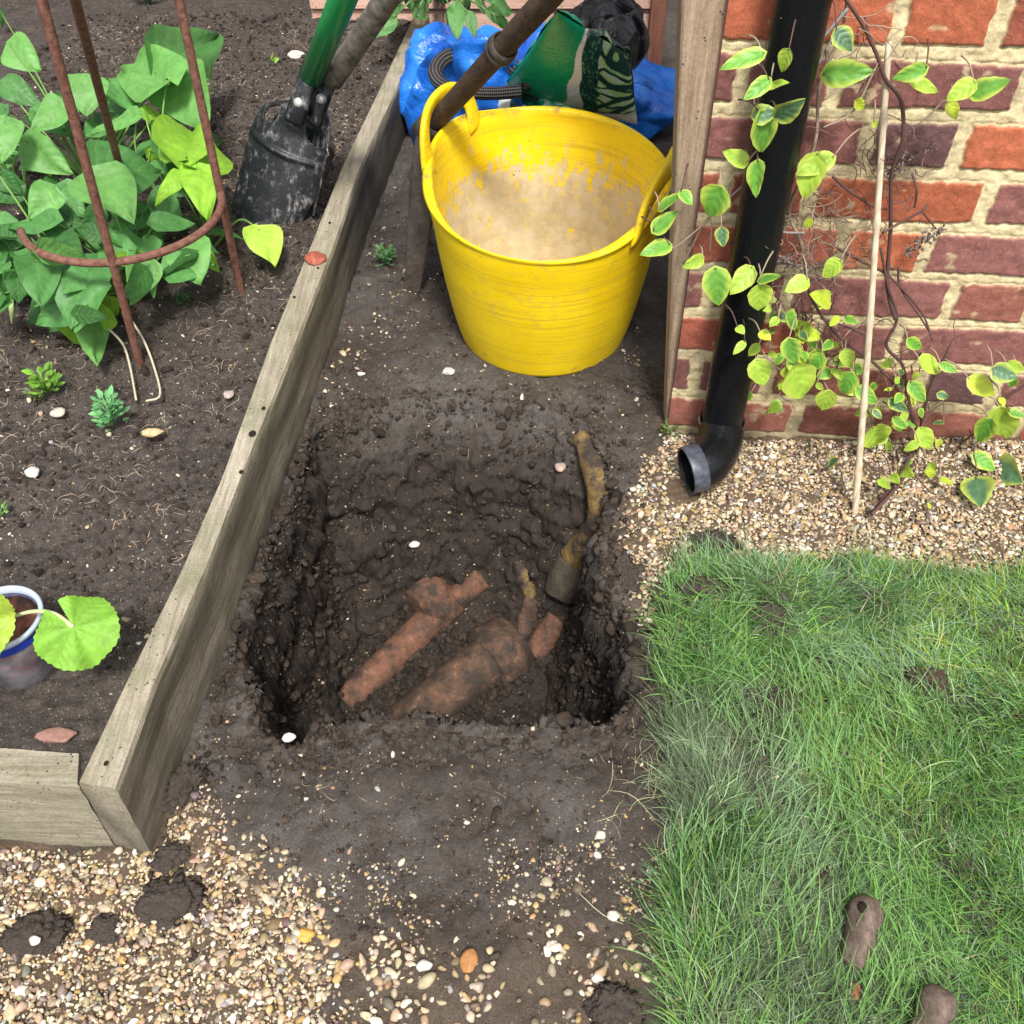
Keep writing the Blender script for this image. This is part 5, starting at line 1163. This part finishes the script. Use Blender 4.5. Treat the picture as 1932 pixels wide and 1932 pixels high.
# ================================================================== CLIMBER ON THE WALL
m_clim = leaf_mat('climber_leaf', 0.10, 4.0, edge=(0.46, 0.56, 0.09), rough=.42, trans=.3, vcol=(0.42, 0.52, 0.15))
rc = np.random.RandomState(77)
clb = P(1642, 968, .01); clm = thing('climbing_plant', tuple(clb), 'climbing plant with yellow-edged leaves and dark twigs trained over the drainpipe and brick wall', 'climber')
G1 = A([0.13, 0.34, 0.045]); G2 = A([0.34, 0.52, 0.06]); G3 = A([0.09, 0.20, 0.10]); G4 = A([0.48, 0.60, 0.05])
Z3 = lambda x, y: (1288 + x / 3, y / 3); Z6 = lambda x, y: (1288 + x / 3, 644 + y / 3); Z2 = lambda x, y: (644 + x / 3, y / 3)
CLV = [(Z3, 455, 300, 208, 388, .40, G1), (Z3, 600, 285, 555, 410, .8, G2), (Z3, 660, 335, 590, 505, .9, G2), (Z3, 800, 425, 1088, 398, .52, G1), (Z3, 490, 450, 345, 565, .5, G1), (Z3, 490, 492, 602, 462, .5, G2),
       (Z3, 1378, 385, 1185, 450, .5, G1), (Z3, 1290, 455, 1450, 520, .45, G2), (Z3, 1650, 465, 1490, 570, .65, G2), (Z3, 1630, 535, 1860, 448, .55, G1), (Z3, 1515, 580, 1548, 678, .7, G4), (Z3, 530, 665, 688, 570, .55, G3),
       (Z3, 400, 660, 540, 630, .8, G3), (Z3, 440, 640, 465, 865, .82, G1), (Z3, 362, 922, 228, 855, .6, G2), (Z3, 425, 915, 408, 1118, .6, G1), (Z3, 760, 880, 680, 1132, .62, G2), (Z3, 850, 890, 640, 990, .5, G2),
       (Z3, 215, 1065, 140, 1232, .9, G1), (Z3, -10, 1085, 55, 1160, .7, G1), (Z3, 115, 1460, 0, 1515, .5, G2), (Z3, 185, 1525, 205, 1735, .72, G1), (Z3, 392, 1520, 268, 1668, .6, G2), (Z3, 440, 1615, 430, 1765, .8, G2),
       (Z3, 430, 1590, 555, 1558, .4, G1), (Z3, 705, 1585, 578, 1650, .7, G2), (Z3, 890, 1480, 790, 1570, .8, G2), (Z3, 835, 1710, 725, 1665, .6, G4), (Z3, 730, 1240, 690, 1290, .7, G4), (Z3, 980, 570, 1030, 620, .6, G4),
       (Z3, 870, 170, 960, 290, .8, G3), (Z3, 1080, 690, 1100, 720, .8, G4), (Z3, 220, 1290, 230, 1400, .7, G3), (Z3, 590, 1780, 650, 1860, .8, G1), (Z3, 720, 1840, 650, 1925, .8, G2), (Z3, 310, 1850, 350, 1890, .8, G2),
       (Z3, 440, 1880, 500, 1925, .8, G4), (Z3, 540, 1800, 490, 1850, .7, G2), (Z3, 920, 1800, 990, 1830, .6, G1),
       (Z2, 1800, 1185, 1930, 1085, .5, G1), (Z2, 1768, 1310, 1905, 1192, .55, G1), (Z2, 1860, 1385, 1690, 1440, .5, G1),
       (Z6, 350, 5, 285, 75, .5, G2), (Z6, 430, 20, 370, 85, .6, G2), (Z6, 600, -10, 640, 135, .7, G1), (Z6, 420, 110, 460, 255, .8, G2), (Z6, 480, 180, 400, 240, .6, G4), (Z6, 630, 155, 692, 325, .78, G2), (Z6, 830, 285, 785, 395, .8, G2), (Z6, 790, 80, 718, 165, .7, G1),
       (Z6, 920, 50, 950, 155, .7, G2), (Z6, 960, 185, 900, 300, .9, G1), (Z6, 870, 160, 900, 220, .7, G2), (Z6, 990, 265, 1105, 355, .55, G1), (Z6, 1275, -10, 1355, 45, .6, G1), (Z6, 1345, 105, 1465, 175, .6, G2), (Z6, 1460, 130, 1558, 175, .5, G1),
       (Z6, 1290, 235, 1375, 345, .6, G1), (Z6, 1175, 330, 1275, 400, .6, G3), (Z6, 1195, 435, 1275, 495, .5, G1), (Z6, 1075, 495, 1112, 598, .95, G2), (Z6, 1345, 495, 1405, 618, .6, G2), (Z6, 1335, 570, 1248, 622, .5, G2),
       (Z6, 1755, 160, 1895, 210, .8, G3), (Z6, 1835, 130, 1940, 165, .6, G2), (Z6, 1625, 215, 1775, 305, .6, G4), (Z6, 1800, 380, 1835, 560, .75, G2), (Z6, 1745, 445, 1665, 575, .6, G1), (Z6, 1850, 400, 1945, 425, .6, G1),
       (Z6, 1650, 645, 1775, 730, .62, G1), (Z6, 1775, 700, 1915, 795, .78, G3), (Z6, 1660, 775, 1690, 930, .75, G3), (Z6, 1115, 780, 1175, 835, .5, G2), (Z6, 1230, 730, 1300, 762, .4, G2), (Z6, 1400, 690, 1432, 750, .5, G2), (Z6, 1460, 775, 1535, 812, .5, G4),
       (Z6, 1180, 755, 1225, 805, .5, G2), (Z6, 1080, 390, 1130, 440, .6, G3), (Z6, 1240, 300, 1200, 350, .6, G1), (Z6, 1800, 320, 1820, 370, .6, G4), (Z6, 1885, 200, 1850, 260, .7, G1)]
fc = MB(); sc_ = MB(); ends = []
def onwall(q, off):
    p = W(q[0], q[1], off)
    if p[2] < 0.015: p = P(q[0], q[1], 0.02 + off * .4)
    return p
for (zf, x0, y0, x1, y1, wf, colr) in CLV:
    q0_, q1_ = zf(x0, y0), zf(x1, y1); o0 = rc.uniform(.05, .10) + (.05 if q0_[0] < 1500 else 0)
    bb = onwall(q0_, o0); tt_ = onwall(q1_, o0 + rc.uniform(-.01, .025))
    V, F, uv = leaf(bb, tt_, nrm(nrm(CAMP - bb) + rc.randn(3) * .28 + A([0, 0, .3])), wf * 1.08, 'ovate', rs=rc, fold=.2, ns=10, nt=7, rip=.02)
    fc.add(V, F, colr * rc.uniform(.85, 1.15), uv); ends.append(bb)
for i in range(95):                                          # tangle of small leaves in the middle
    q_ = (rc.normal(1505, 55), rc.normal(655, 55)) if i < 60 else (rc.normal(1700, 60), rc.normal(770, 60))
    if q_[0] < 1395: continue
    bb = onwall(q_, rc.uniform(.02, .07)); Ln = rc.uniform(.012, .026); dv = nrm(WE * rc.randn() + A([0, 0, -1]) * rc.uniform(0, 1.2) + WN * rc.uniform(0, .6))
    V, F, uv = leaf(bb, bb + dv * Ln, nrm(nrm(CAMP - bb) + rc.randn(3) * .5), rc.uniform(.6, .95), 'ovate', rs=rc, ns=6, nt=5); fc.add(V, F, [G1, G2, G4, G3][rc.choice(4, p=[.3, .4, .2, .1])] * rc.uniform(.8, 1.2), uv)
    if i % 2 == 0: ends.append(bb)
fc.build('foliage', m_clim, clm)
BR = A([0.085, 0.045, 0.04]); TAN = A([0.28, 0.21, 0.15]); GRY = A([0.22, 0.20, 0.19])
MAIN = [([(1642, 970), (1668, 935), (1710, 880), (1735, 820), (1738, 785), (1752, 745), (1770, 700)], .0026, BR), ([(1645, 972), (1690, 920), (1728, 860), (1725, 800), (1700, 740), (1655, 690), (1600, 645), (1560, 610), (1530, 560), (1520, 500)], .0022, BR),
        ([(1725, 800), (1712, 740), (1700, 690), (1672, 650), (1690, 600), (1676, 540), (1660, 470)], .0022, BR), ([(1690, 600), (1678, 560), (1672, 520), (1678, 430), (1682, 330), (1702, 260), (1700, 190), (1672, 150), (1655, 100), (1625, 40), (1590, -10)], .0024, BR),
        ([(1520, 500), (1505, 450), (1490, 400), (1520, 330), (1540, 260), (1545, 160), (1590, 60), (1600, -10)], .0022, TAN), ([(1600, 15), (1550, 70), (1520, 100), (1480, 120), (1450, 140)], .0017, GRY), ([(1590, 20), (1560, 90), (1530, 140)], .0015, GRY),
        ([(1525, -5), (1490, 30), (1480, 60), (1465, 95), (1462, 120)], .0012, GRY), ([(1520, 440), (1480, 440), (1440, 430), (1430, 445)], .0014, GRY), ([(1490, 410), (1470, 450), (1450, 470), (1440, 480)], .0014, GRY), ([(1380, 455), (1400, 490), (1420, 500), (1450, 505)], .0016, BR),
        ([(1570, 335), (1600, 355), (1640, 385), (1670, 395)], .0018, BR), ([(1560, 460), (1620, 490), (1680, 525), (1740, 590), (1760, 640)], .0016, BR), ([(1695, 505), (1700, 540), (1730, 590), (1755, 630)], .0015, BR), ([(1545, 600), (1610, 620), (1650, 640)], .0016, BR),
        ([(1720, 330), (1728, 360), (1722, 390)], .0013, BR), ([(1668, 440), (1700, 420), (1740, 400), (1752, 385)], .0015, BR), ([(1740, 400), (1765, 430)], .0012, BR), ([(1340, 415), (1310, 440), (1280, 465), (1260, 470)], .0012, TAN), ([(1400, 350), (1360, 390), (1340, 410)], .0011, GRY),
        ([(1290, 495), (1340, 410), (1340, 480)], .001, TAN), ([(1768, 705), (1790, 660), (1800, 640)], .0013, BR), ([(1735, 790), (1760, 720), (1765, 700)], .0018, BR), ([(1940, 720), (1900, 750), (1880, 780), (1870, 800)], .0018, BR), ([(1870, 800), (1820, 830), (1800, 860)], .0015, BR), ([(1945, 770), (1880, 800)], .0015, TAN),
        ([(1630, 30), (1640, 60), (1635, 75)], .0012, BR), ([(1430, 115), (1455, 140), (1470, 150)], .0013, GRY), ([(1450, 300), (1490, 305), (1500, 325), (1450, 340)], .0015, GRY), ([(1650, 130), (1610, 210), (1555, 240)], .0012, TAN), ([(1780, 190), (1730, 230), (1700, 230)], .0011, TAN), ([(1820, 150), (1785, 185)], .0012, TAN), ([(1650, 320), (1670, 300), (1700, 290)], .0015, BR)]
for pts, rd, colr in MAIN:
    off = rc.uniform(.02, .055); V, F = tube(smooth_path([onwall((x + rc.randn() * 1.5, y + rc.randn() * 1.5), off + rc.randn() * .006) for x, y in pts], 8 * len(pts)), [rd * 1.35, rd * .95], 7); sc_.add(V, F, colr)
for e_ in ends:                                              # petioles
    a = e_ + WE * rc.randn() * .015 + A([0, 0, rc.uniform(.0, .03)]) - WN * .03; V, F = tube(smooth_path([e_, (e_ + a) / 2 + A([0, 0, .006]), a], 7), [.0009, .0013], 5); sc_.add(V, F, TAN if rc.rand() < .6 else BR)
def twig(q, n_, ln, spread, colr, rd=.0008):
    for i in range(n_):
        p = onwall((rc.normal(q[0], spread[0]), rc.normal(q[1], spread[1])), rc.uniform(.012, .05)); pts = [p]; d_ = nrm(WE * rc.randn() + A([0, 0, 1]) * rc.randn() + WN * rc.randn() * .3)
        for j in range(5): d_ = nrm(d_ + (WE * rc.randn() + A([0, 0, 1]) * rc.randn() + WN * .2 * rc.randn()) * .55); pts.append(pts[-1] + d_ * ln / 5)
        V, F = tube(smooth_path(pts, 15), [rd, rd * .6], 5, cap=False); sc_.add(V, F, colr * rc.uniform(.6, 1.4))
twig((1540, 440), 80, .06, (45, 45), TAN * .7); twig((1500, 500), 50, .04, (45, 16), GRY * .8); twig((1640, 340), 45, .05, (55, 40), BR * 1.5); twig((1560, 640), 60, .06, (70, 50), BR * 1.3); twig((1710, 790), 45, .06, (50, 60), BR * 1.3); twig((1600, 120), 18, .07, (60, 60), TAN)
sc_.build('stem', m_stem.m, clm)
def seedhead(q0_, q1_, n_, seed):
    rs = np.random.RandomState(seed); b = MB()
    a, c_ = onwall(q0_, .035), onwall(q1_, .04)
    for i in range(n_):
        t = rs.rand(); p = a * (1 - t) + c_ * t + rs.randn(3) * .006 * (1 - abs(t - .4)); V = T_ang[i % 12] * (rs.uniform(.0012, .003)) * A([1, .6, 1.3]) + p; b.add(V, [tuple(f) for f in IF1], A([0.17, 0.13, 0.12]) * rs.uniform(.5, 1.8))
    b.build('seed_head', m_crumb.m, clm)
seedhead((1708, 478), (1780, 430), 110, 1); seedhead((1670, 330), (1762, 270), 70, 2); seedhead((1430, 470), (1500, 500), 60, 3)

# ================================================================== POST-HOLE DIGGER
m_dig = M('muddy_black_steel', 0.35, 0.5); m = m_dig
n1 = m.noise(24, 5, 0.7); n2 = m.noise(1.0, 5, 0.75, vec=m.obj((75, 45, 30))); n3 = m.noise(260, 3, .7)
k_ = m.math('MULTIPLY', m.ramp(n1, [(0.47, 0), (0.66, 1)]), m.ramp(n2, [(0.47, 0), (0.62, 1)]))
c = m.mix(k_, (0.012, 0.013, 0.016), (0.33, 0.32, 0.31)); c = m.mix(m.ramp(m.noise(15, 4, .6), [(0.62, 0.0), (0.74, 0.6)]), c, (0.07, 0.055, 0.045))
m.base(c); m.rough(m.ramp(n1, [(0.35, .22), (0.65, .7)])); m.bump(m.math('ADD', n2, n3), .4, .0015); m.b.inputs['Metallic'].default_value = 0.15
m_bolt = M('dull_zinc', 0.45, .5).base((0.5, 0.5, 0.48)); m_bolt.b.inputs['Metallic'].default_value = 0.5
m_ghan = M('green_paint', 0.3, .5); m_ghan.base(m_ghan.mix(m_ghan.ramp(m_ghan.noise(60, 5, .7), [(.6, 0), (.72, .8)]), (0.006, 0.30, 0.085), (0.25, 0.33, 0.26)))
m_mudh = M('muddy_handle', 0.8, .2); m_mudh.base(m_mudh.mix(m_mudh.ramp(m_mudh.noise(30, 5, .7), [(.4, 0), (.6, 1)]), (0.10, 0.085, 0.07), (0.24, 0.215, 0.19)))
tip = P(485, 420, .122); sh = P(562, 200, .325); col_t = P(592, 135, .40)
dg = thing('post_hole_digger', tuple(tip), 'post-hole digger with bright green handle and mud-spattered black blades standing in the bed', 'garden tool')
def blade(tip, top, out, mirror, name='blade', offs=0.0):
    D = nrm(tip - top); L = np.linalg.norm(tip - top); Nn = nrm(out - D * np.dot(out, D)); B = np.cross(D, Nn); ns, nt = 110, 84; V = []
    for i in range(ns):
        s = i / (ns - 1)
        wv = np.interp(s, [0, .05, .12, .22, .34, .5, 1], [.024, .050, .076, .087, .090, .088, .072])
        for j in range(nt):
            t = j / (nt - 1) * 2 - 1
            bow = -0.040 * t * t * (wv / .088) ** 1.2 + 0.010 * sst(.25, 0, s) * (1 - t * t)
            crease = 0.005 * math.exp(-((s - .40 + .05 * t * t) / .02) ** 2)
            tipc = 0.012 * (1 - t * t) * (s > .99)
            V.append(top + D * (L * s + tipc) + B * (wv * t) + Nn * (bow + crease + offs))
    F = []
    for i in range(ns - 1):
        for j in range(nt - 1):
            s = (i + .5) / (ns - 1); t = (j + .5) / (nt - 1) * 2 - 1
            if (abs((s - .14) / .085) ** 2.6 + abs((abs(t) - .62) / .22) ** 2.6) < 1: continue
            a = i * nt + j; F.append((a, a + 1, a + nt + 1, a + nt))
    o = mesh(name, V, F, m_dig.m, dg); sm_ = o.modifiers.new('thickness', 'SOLIDIFY'); sm_.thickness = 0.004; sm_.offset = 0; return D, Nn, B
out_ = nrm(CAMP - tip) * A([1, 1, 1]) + A([-0.35, 0, 0.1])
D_, N_, B_ = blade(tip, sh, out_, 1)
tip2 = tip + A([.085, .075, .0]); sh2 = sh + N_ * -0.035 + A([.03, .012, -.004]); blade(tip2, sh2, -out_ + A([.7, 0, .2]), -1, 'rear_blade')
V, F = box((sh + col_t) / 2 + N_ * .004, .040, .020, np.linalg.norm(col_t - sh) + .05, ax=np.stack([B_, N_, D_]), bev=.006); mesh('socket', V, F, m_dig.m, dg)
V, F = box((sh + col_t) / 2 - N_ * .028 + A([.025, 0, 0]), .038, .020, np.linalg.norm(col_t - sh) + .05, ax=np.stack([B_, N_, D_]), bev=.006); mesh('socket', V, F, m_dig.m, dg)
hd = nrm(P(650, -10, .62) - col_t); V, F = tube([col_t - hd * .03, col_t + hd * .25, col_t + hd * 1.0], 0.0225, 26); mesh('green_handle', V, F, m_ghan.m, dg)
h2a = P(628, 150, .38); h2 = nrm(P(735, -10, .58) - h2a); V, F = tube(smooth_path([h2a, h2a + h2 * .2, h2a + h2 * .9], 20), 0.021, 22); mesh('rear_handle', lumpy(V, .001, 5, 60), F, m_mudh.m, dg)
for (x, y) in ((580, 153), (562, 193), (604, 186)):
    o_ = A([0, 0, CAM_H]); d_ = ray(x, y); pc0 = (sh + col_t) / 2 + N_ * (.0145 if x != 604 else -.012)
    b_ = o_ + d_ * (np.dot(pc0 - o_, N_) / np.dot(d_, N_)); V, F = lathe_along(b_ - N_ * .012, b_ + N_ * .003, [(0, .0095), (.55, .0100), (.8, .0088), (1, .005), (1, .0005)], 18); mesh('bolt', V, F, m_bolt.m, dg)

# ================================================================== BAGS, HOSE LOOP AND MATTOCK BEHIND THE TUB
def crumple(V, amp, f, seed):
    V = A(V); rs = np.random.RandomState(seed); out = 0
    wx = fbm(V[:, 0] * f * .35, V[:, 1] * f * .35, V[:, 2] * f * .35, o=3, seed=seed); wy = fbm(V[:, 0] * f * .35 + 7, V[:, 1] * f * .35, V[:, 2] * f * .35, o=3, seed=seed + 5)
    for i in range(9):
        d = nrm(rs.randn(3)); k = f * (0.35 + 0.30 * i); q = (V @ d) * k + wx * 1.3 * rs.uniform(.5, 1.5) + wy * rs.randn() + rs.rand() * 9
        out = out + (np.abs((q % 2) - 1) - .5) / (1 + .55 * i)
    return out * amp * .62
def sack(c_, sx, sy, sz, mat, amp, f, seed, parent=None, name='sack', nu_=220, nv_=130, power=2.6, colf=None, rot=0.0, open_top=None):
    u, v_ = np.meshgrid(np.linspace(0, 2 * np.pi, nu_, endpoint=False), np.linspace(-np.pi / 2, np.pi / 2, nv_), indexing='ij')
    sg = lambda x, p: np.sign(x) * np.abs(x) ** (2 / p)
    x = sg(np.cos(v_), power) * sg(np.cos(u), power); y = sg(np.cos(v_), power) * sg(np.sin(u), power); z = sg(np.sin(v_), power)
    if open_top: z = np.where(z > open_top, open_top - (z - open_top) * 0.9 * sst(1.0, .75, np.hypot(x, y)), z)
    V = np.stack([x.ravel() * sx, y.ravel() * sy, z.ravel() * sz], 1)
    Nn = V / A([sx, sy, sz]) ** 1.2; Nn /= np.linalg.norm(Nn, axis=1)[:, None] + 1e-9
    ca, sa = math.cos(rot), math.sin(rot); R = A([[ca, sa, 0], [-sa, ca, 0], [0, 0, 1]]); V = V @ R + A(c_); Nn = Nn @ R
    V = V + Nn * crumple(V, amp, f, seed)[:, None]
    a = np.arange(nu_ * nv_).reshape(nu_, nv_); i = a; j = np.roll(a, -1, 0)
    F = np.stack([i[:, :-1], j[:, :-1], j[:, 1:], i[:, 1:]], -1).reshape(-1, 4)
    return V, F
def plastic(name, stops_col, rough=.32, f=.5):
    m = M(name, rough, f); n1 = m.noise(14, 4, .6); n2 = m.noise(60, 4, .7)
    c = m.mix(m.ramp(n1, [(.35, 0), (.65, 1)]), stops_col[0], stops_col[1]); c = m.mix(m.ramp(n2, [(.62, 0), (.78, .5)]), c, (.09, .075, .06)); m.base(c)
    m.bump(m.math('ADD', m.noise(40, 4, .6, dist=1.5), m.math('MULTIPLY', m.noise(130, 3), .3)), .55, .006); return m.m
m_bluebag = plastic('blue_sacking', ((0.004, 0.075, 0.42), (0.02, 0.20, 0.72)), .24)
gz = lambda x, y: float(ground_h(A([x]), A([y]))[0])
bb0 = P(765, 288, 0); bb1 = P(1270, 285, 0); bc = A([(bb0[0] + bb1[0]) / 2 + .005, bb0[1] + .235, 0])
blue = thing('rubble_bag', (bc[0], bc[1], 0), 'crumpled blue plastic rubble bag behind the yellow tub', 'bag')
V, F = sack((bc[0], bc[1] - .085, .085), (bb1[0] - bb0[0]) / 2 + .004, .135, .115, None, .062, 11, 401, power=2.8, nu_=420, nv_=240)
V[:, 2] += .06 * sst(.05, -.30, V[:, 0] - bc[0]) * sst(.05, .18, V[:, 2]) - .03 * sst(.2, .34, V[:, 0] - bc[0]) * sst(.05, .18, V[:, 2]); mesh('bag', V, F, m_bluebag, blue)
# raised back flap of the bag mouth, with its paler inside
fp = [(762, 205, .22), (785, 145, .30), (815, 92, .36), (862, 76, .40), (915, 66, .42), (965, 66, .43)]
top_ = [P(*p) for p in fp]; ns = 60; tps = smooth_path(top_, ns); V = []; ntp = len(tps)
for i, q in enumerate(tps):
    for j in range(14):
        t = j / 13; p = q + A([.03 * t, .02 * t - .05 * t * t, -.17 * t]); V.append(p)
V = A(V); V[:, 1] += crumple(V, .040, 16, 5); V[:, 2] += .5 * crumple(V, .024, 18, 6); o = mesh('flap', V, grid_faces(ntp, 14), m_bluebag, blue); md_ = o.modifiers.new('t', 'SOLIDIFY'); md_.thickness = .003

# printed compost sack
m_comp = M('printed_sack', 0.28, 0.5); m = m_comp
cc = m.attr('col'); m.base(m.mix(m.ramp(m.noise(70, 4, .7), [(.62, 0), (.8, .6)]), cc, (.07, .06, .05))); m.bump(m.noise(45, 4, .6, dist=1.5), .45, .005)
def pillow(corners, bulge, amp, f, seed, colf, name, mat, parent=None, n=110):
    c00, c10, c11, c01 = [A(q) for q in corners]; u, v_ = np.meshgrid(np.linspace(0, 1, n), np.linspace(0, 1, n), indexing='ij'); u = u.ravel(); v_ = v_.ravel()
    base = (c00[None] * ((1 - u) * (1 - v_))[:, None] + c10[None] * (u * (1 - v_))[:, None] + c11[None] * (u * v_)[:, None] + c01[None] * ((1 - u) * v_)[:, None])
    Nn = nrm(np.cross(c10 - c00, c01 - c00)); Nn = Nn if Nn[2] > 0 else -Nn
    hgt = bulge * (np.sin(np.pi * u) ** .5) * (np.sin(np.pi * v_) ** .5); cr_ = crumple(base, amp, f, seed) * (0.4 + .6 * np.minimum(1, hgt / (bulge + 1e-9)))
    Vt = base + Nn * (hgt + cr_ * 1.3)[:, None]; Vb = base - Nn * (hgt * .7 + .004)[:, None]
    F1 = grid_faces(n, n); F = np.vstack([F1, F1[:, ::-1] + n * n]); C = colf(u, v_)
    return mesh(name, np.vstack([Vt, Vb]), F, mat, parent, cols={'col': np.vstack([C, C])})
GR = A([0.003, 0.30, 0.15]); WH = A([0.74, 0.76, 0.78]); DG = A([0.008, 0.055, 0.04]); LG = A([0.36, 0.60, 0.22]); PALE = A([0.50, 0.68, 0.42])
def comp_cols(u, v_):
    w_ = u + .10 * (v_ - .5) + .012 * np.sin(v_ * 17); C = np.tile(GR, (len(u), 1))
    C[(w_ > .40)] = WH; wide = .44 + .13 * (1 - v_)
    C[w_ > wide] = DG; spk = (w_ > wide) & (w_ < .66) & (vnoise(u * 60, v_ * 60, seed=6) > .45); C[spk] = A([.10, .30, .18])
    lf = w_ > .66; p = np.sin(12 * (u * 1.4 + .35 * np.sin(v_ * 9)) + 5 * fbm(u * 3, v_ * 3, o=2, seed=8)); q_ = np.sin(46 * v_ + 6 * u + 3 * fbm(u * 5, v_ * 5, o=2, seed=9))
    C[lf & (p > -.35)] = LG; C[lf & (p > .45)] = PALE; C[lf & (q_ > .72)] = DG
    C[(v_ < .13 + .06 * np.sin(u * 9)) & (w_ > .42)] = WH; C[(v_ < .05)] = WH * .8
    return C
g_o = pillow([P(952, 158, .33), P(1203, 232, .25), P(1188, 100, .40), P(1052, 18, .55)],   .045, .034, 15, 71, comp_cols, 'compost_sack', m_comp.m); tagit(g_o, 'green compost sack with white bands and leafy print slumped on the blue bag', 'sack')
def comp2(u, v_):
    C = np.tile(DG, (len(u), 1)); q_ = fbm(u * 7, v_ * 5, o=3, seed=12); C[q_ > .0] = GR; C[q_ > .35] = A([.45, .62, .50]); C[u < .14] = WH; return C
g2_o = pillow([P(935, 225, .27), P(1110, 228, .27), P(1100, 172, .30), P(945, 168, .32)], .028, .02, 14, 73, comp2, 'compost_sack', m_comp.m, n=70); tagit(g2_o, 'small crumpled green and white sack end just above the tub rim', 'sack')
m_bsack = plastic('black_sacking', ((0.004, 0.004, 0.005), (0.012, 0.012, 0.013)), .22)
q = P(1152, 120, .36) + A([0, .10, .02]); V, F = sack(q, .082, .075, .078, None, .045, 15, 421, nu_=160, nv_=90, power=2.4)
bs = mesh('black_sack', V, F, m_bsack); tagit(bs, 'small crumpled black plastic sack behind the printed compost sack', 'sack')
# ribbed hose loop
m_hose = M('ribbed_hose', .5, .4); m = m_hose; uvn = m.n('ShaderNodeUVMap'); uvn.uv_map = 'UVMap'; sx = m.n('ShaderNodeSeparateXYZ'); m.l(uvn.outputs[0], sx.inputs[0])
w1 = m.math('SINE', m.math('MULTIPLY', m.math('ADD', sx.outputs[0], sx.outputs[1]), 6.283)); w2 = m.math('SINE', m.math('MULTIPLY', m.math('SUBTRACT', sx.outputs[0], sx.outputs[1]), 6.283)); wv_ = m.math('MULTIPLY', w1, w2)
m.base(m.mix(m.ramp(wv_, [(.45, 0), (.62, 1)]), (.016, .015, .015), (.20, .185, .17))); m.bump(wv_, .6, .004)
hp_ = [(985, 172, .34), (930, 176, .335), (870, 172, .33), (832, 158, .335), (822, 132, .345), (846, 106, .36), (895, 100, .37), (945, 112, .37), (985, 140, .36), (1002, 160, .35)]
hpts = smooth_path([P(*p) for p in hp_], 150); seg_ = 14; V, F = tube(hpts, .0155, seg_, flat=.8); L_ = np.repeat(np.arange(len(hpts)), seg_); a_ = np.tile(np.arange(seg_), len(hpts)); uvh = np.stack([L_ * .55, a_ / seg_ * 6], 1)
ho = mesh('hose_loop', V, F, m_hose.m, uv=uvh); tagit(ho, 'loop of dark braided ribbed hose lying on the blue bag', 'hose')
# mattock: brown haft and long narrow blade
m_haft = timber_mat('dirty_haft', (0.055, 0.036, 0.026), (0.11, 0.072, 0.05), (0.03, 0.02, 0.015), (50, 6, 50), 0.0)
m_iron = M('earthy_iron', .7, .3); m_iron.base(m_iron.mix(m_iron.ramp(m_iron.noise(28, 5, .7), [(.35, 0), (.65, 1)]), (0.035, 0.028, 0.024), (0.10, 0.082, 0.068))); m_iron.bump(m_iron.noise(120, 4, .7), .7, .003)
ft = P(776, 545, .0); ft[2] = gz(ft[0], ft[1]) - .012; hdp = P(812, 240, .335); hf1 = P(1032, -2, .66); mt = thing('mattock', tuple(ft), 'long-bladed mattock with dirty brown haft leaning over the blue bag beside the tub', 'garden tool')
hv = nrm(hf1 - hdp); V, F = tube(smooth_path([hdp - hv * .03, hdp + hv * .3, hdp + hv * .95], 50), [.019, .0195, .0205, .021], 22, flat=.9); mesh('haft', lumpy(V, .0012, 4, 40), F, m_haft.m, mt)
cpos = P(946, 108, 0); tt_ = np.linspace(0, 1, 400); pr = [(abs((lambda q: (q[0] / (q[1] * cp - (q[2] - CAM_H) * sp)) * 1925 + 966)(hdp + hv * t)) - 946) for t in tt_]; kx = tt_[int(np.argmin(np.abs(pr)))]; cq = hdp + hv * kx
V, F = lathe_along(cq - hv * .016, cq + hv * .016, [(0, .021), (.15, .0245), (.45, .0255), (.5, .0235), (.55, .0255), (.85, .0245), (1, .021)], 26); mesh('ferrule', V, F, m_iron.m, mt)
bd = nrm(ft - hdp); ns = 40; V = []; Bs = nrm(np.cross(bd, nrm(CAMP - ft))); Ns = np.cross(Bs, bd); Lb = np.linalg.norm(ft - hdp)
for i in range(ns):
    s = i / (ns - 1); wd = np.interp(s, [0, .06, .2, .35, .7, .93, 1], [.020, .026, .029, .027, .022, .017, .013]); th = np.interp(s, [0, .15, 1], [.018, .012, .004]); cen = hdp + bd * Lb * s + Ns * .012 * math.sin(math.pi * s)
    for (a, b_) in ((-1, -.6), (-.7, -1), (.7, -1), (1, -.6), (1, .6), (.7, 1), (-.7, 1), (-1, .6)): V.append(cen + Bs * wd * a + Ns * th * b_)
F = [];
for i in range(ns - 1):
    for k in range(8): a = i * 8 + k; b_ = i * 8 + (k + 1) % 8; F.append((a, b_, b_ + 8, a + 8))
F += [tuple(range(8))[::-1], tuple((ns - 1) * 8 + k for k in range(8))]; mesh('head', lumpy(V, .0015, 6, 60), F, m_iron.m, mt)
V, F = lathe_along(hdp - hv * .035, hdp + hv * .035, [(0, .022), (.1, .029), (.9, .028), (1, .022)], 22); mesh('eye', lumpy(V, .002, 3, 50), F, m_iron.m, mt)
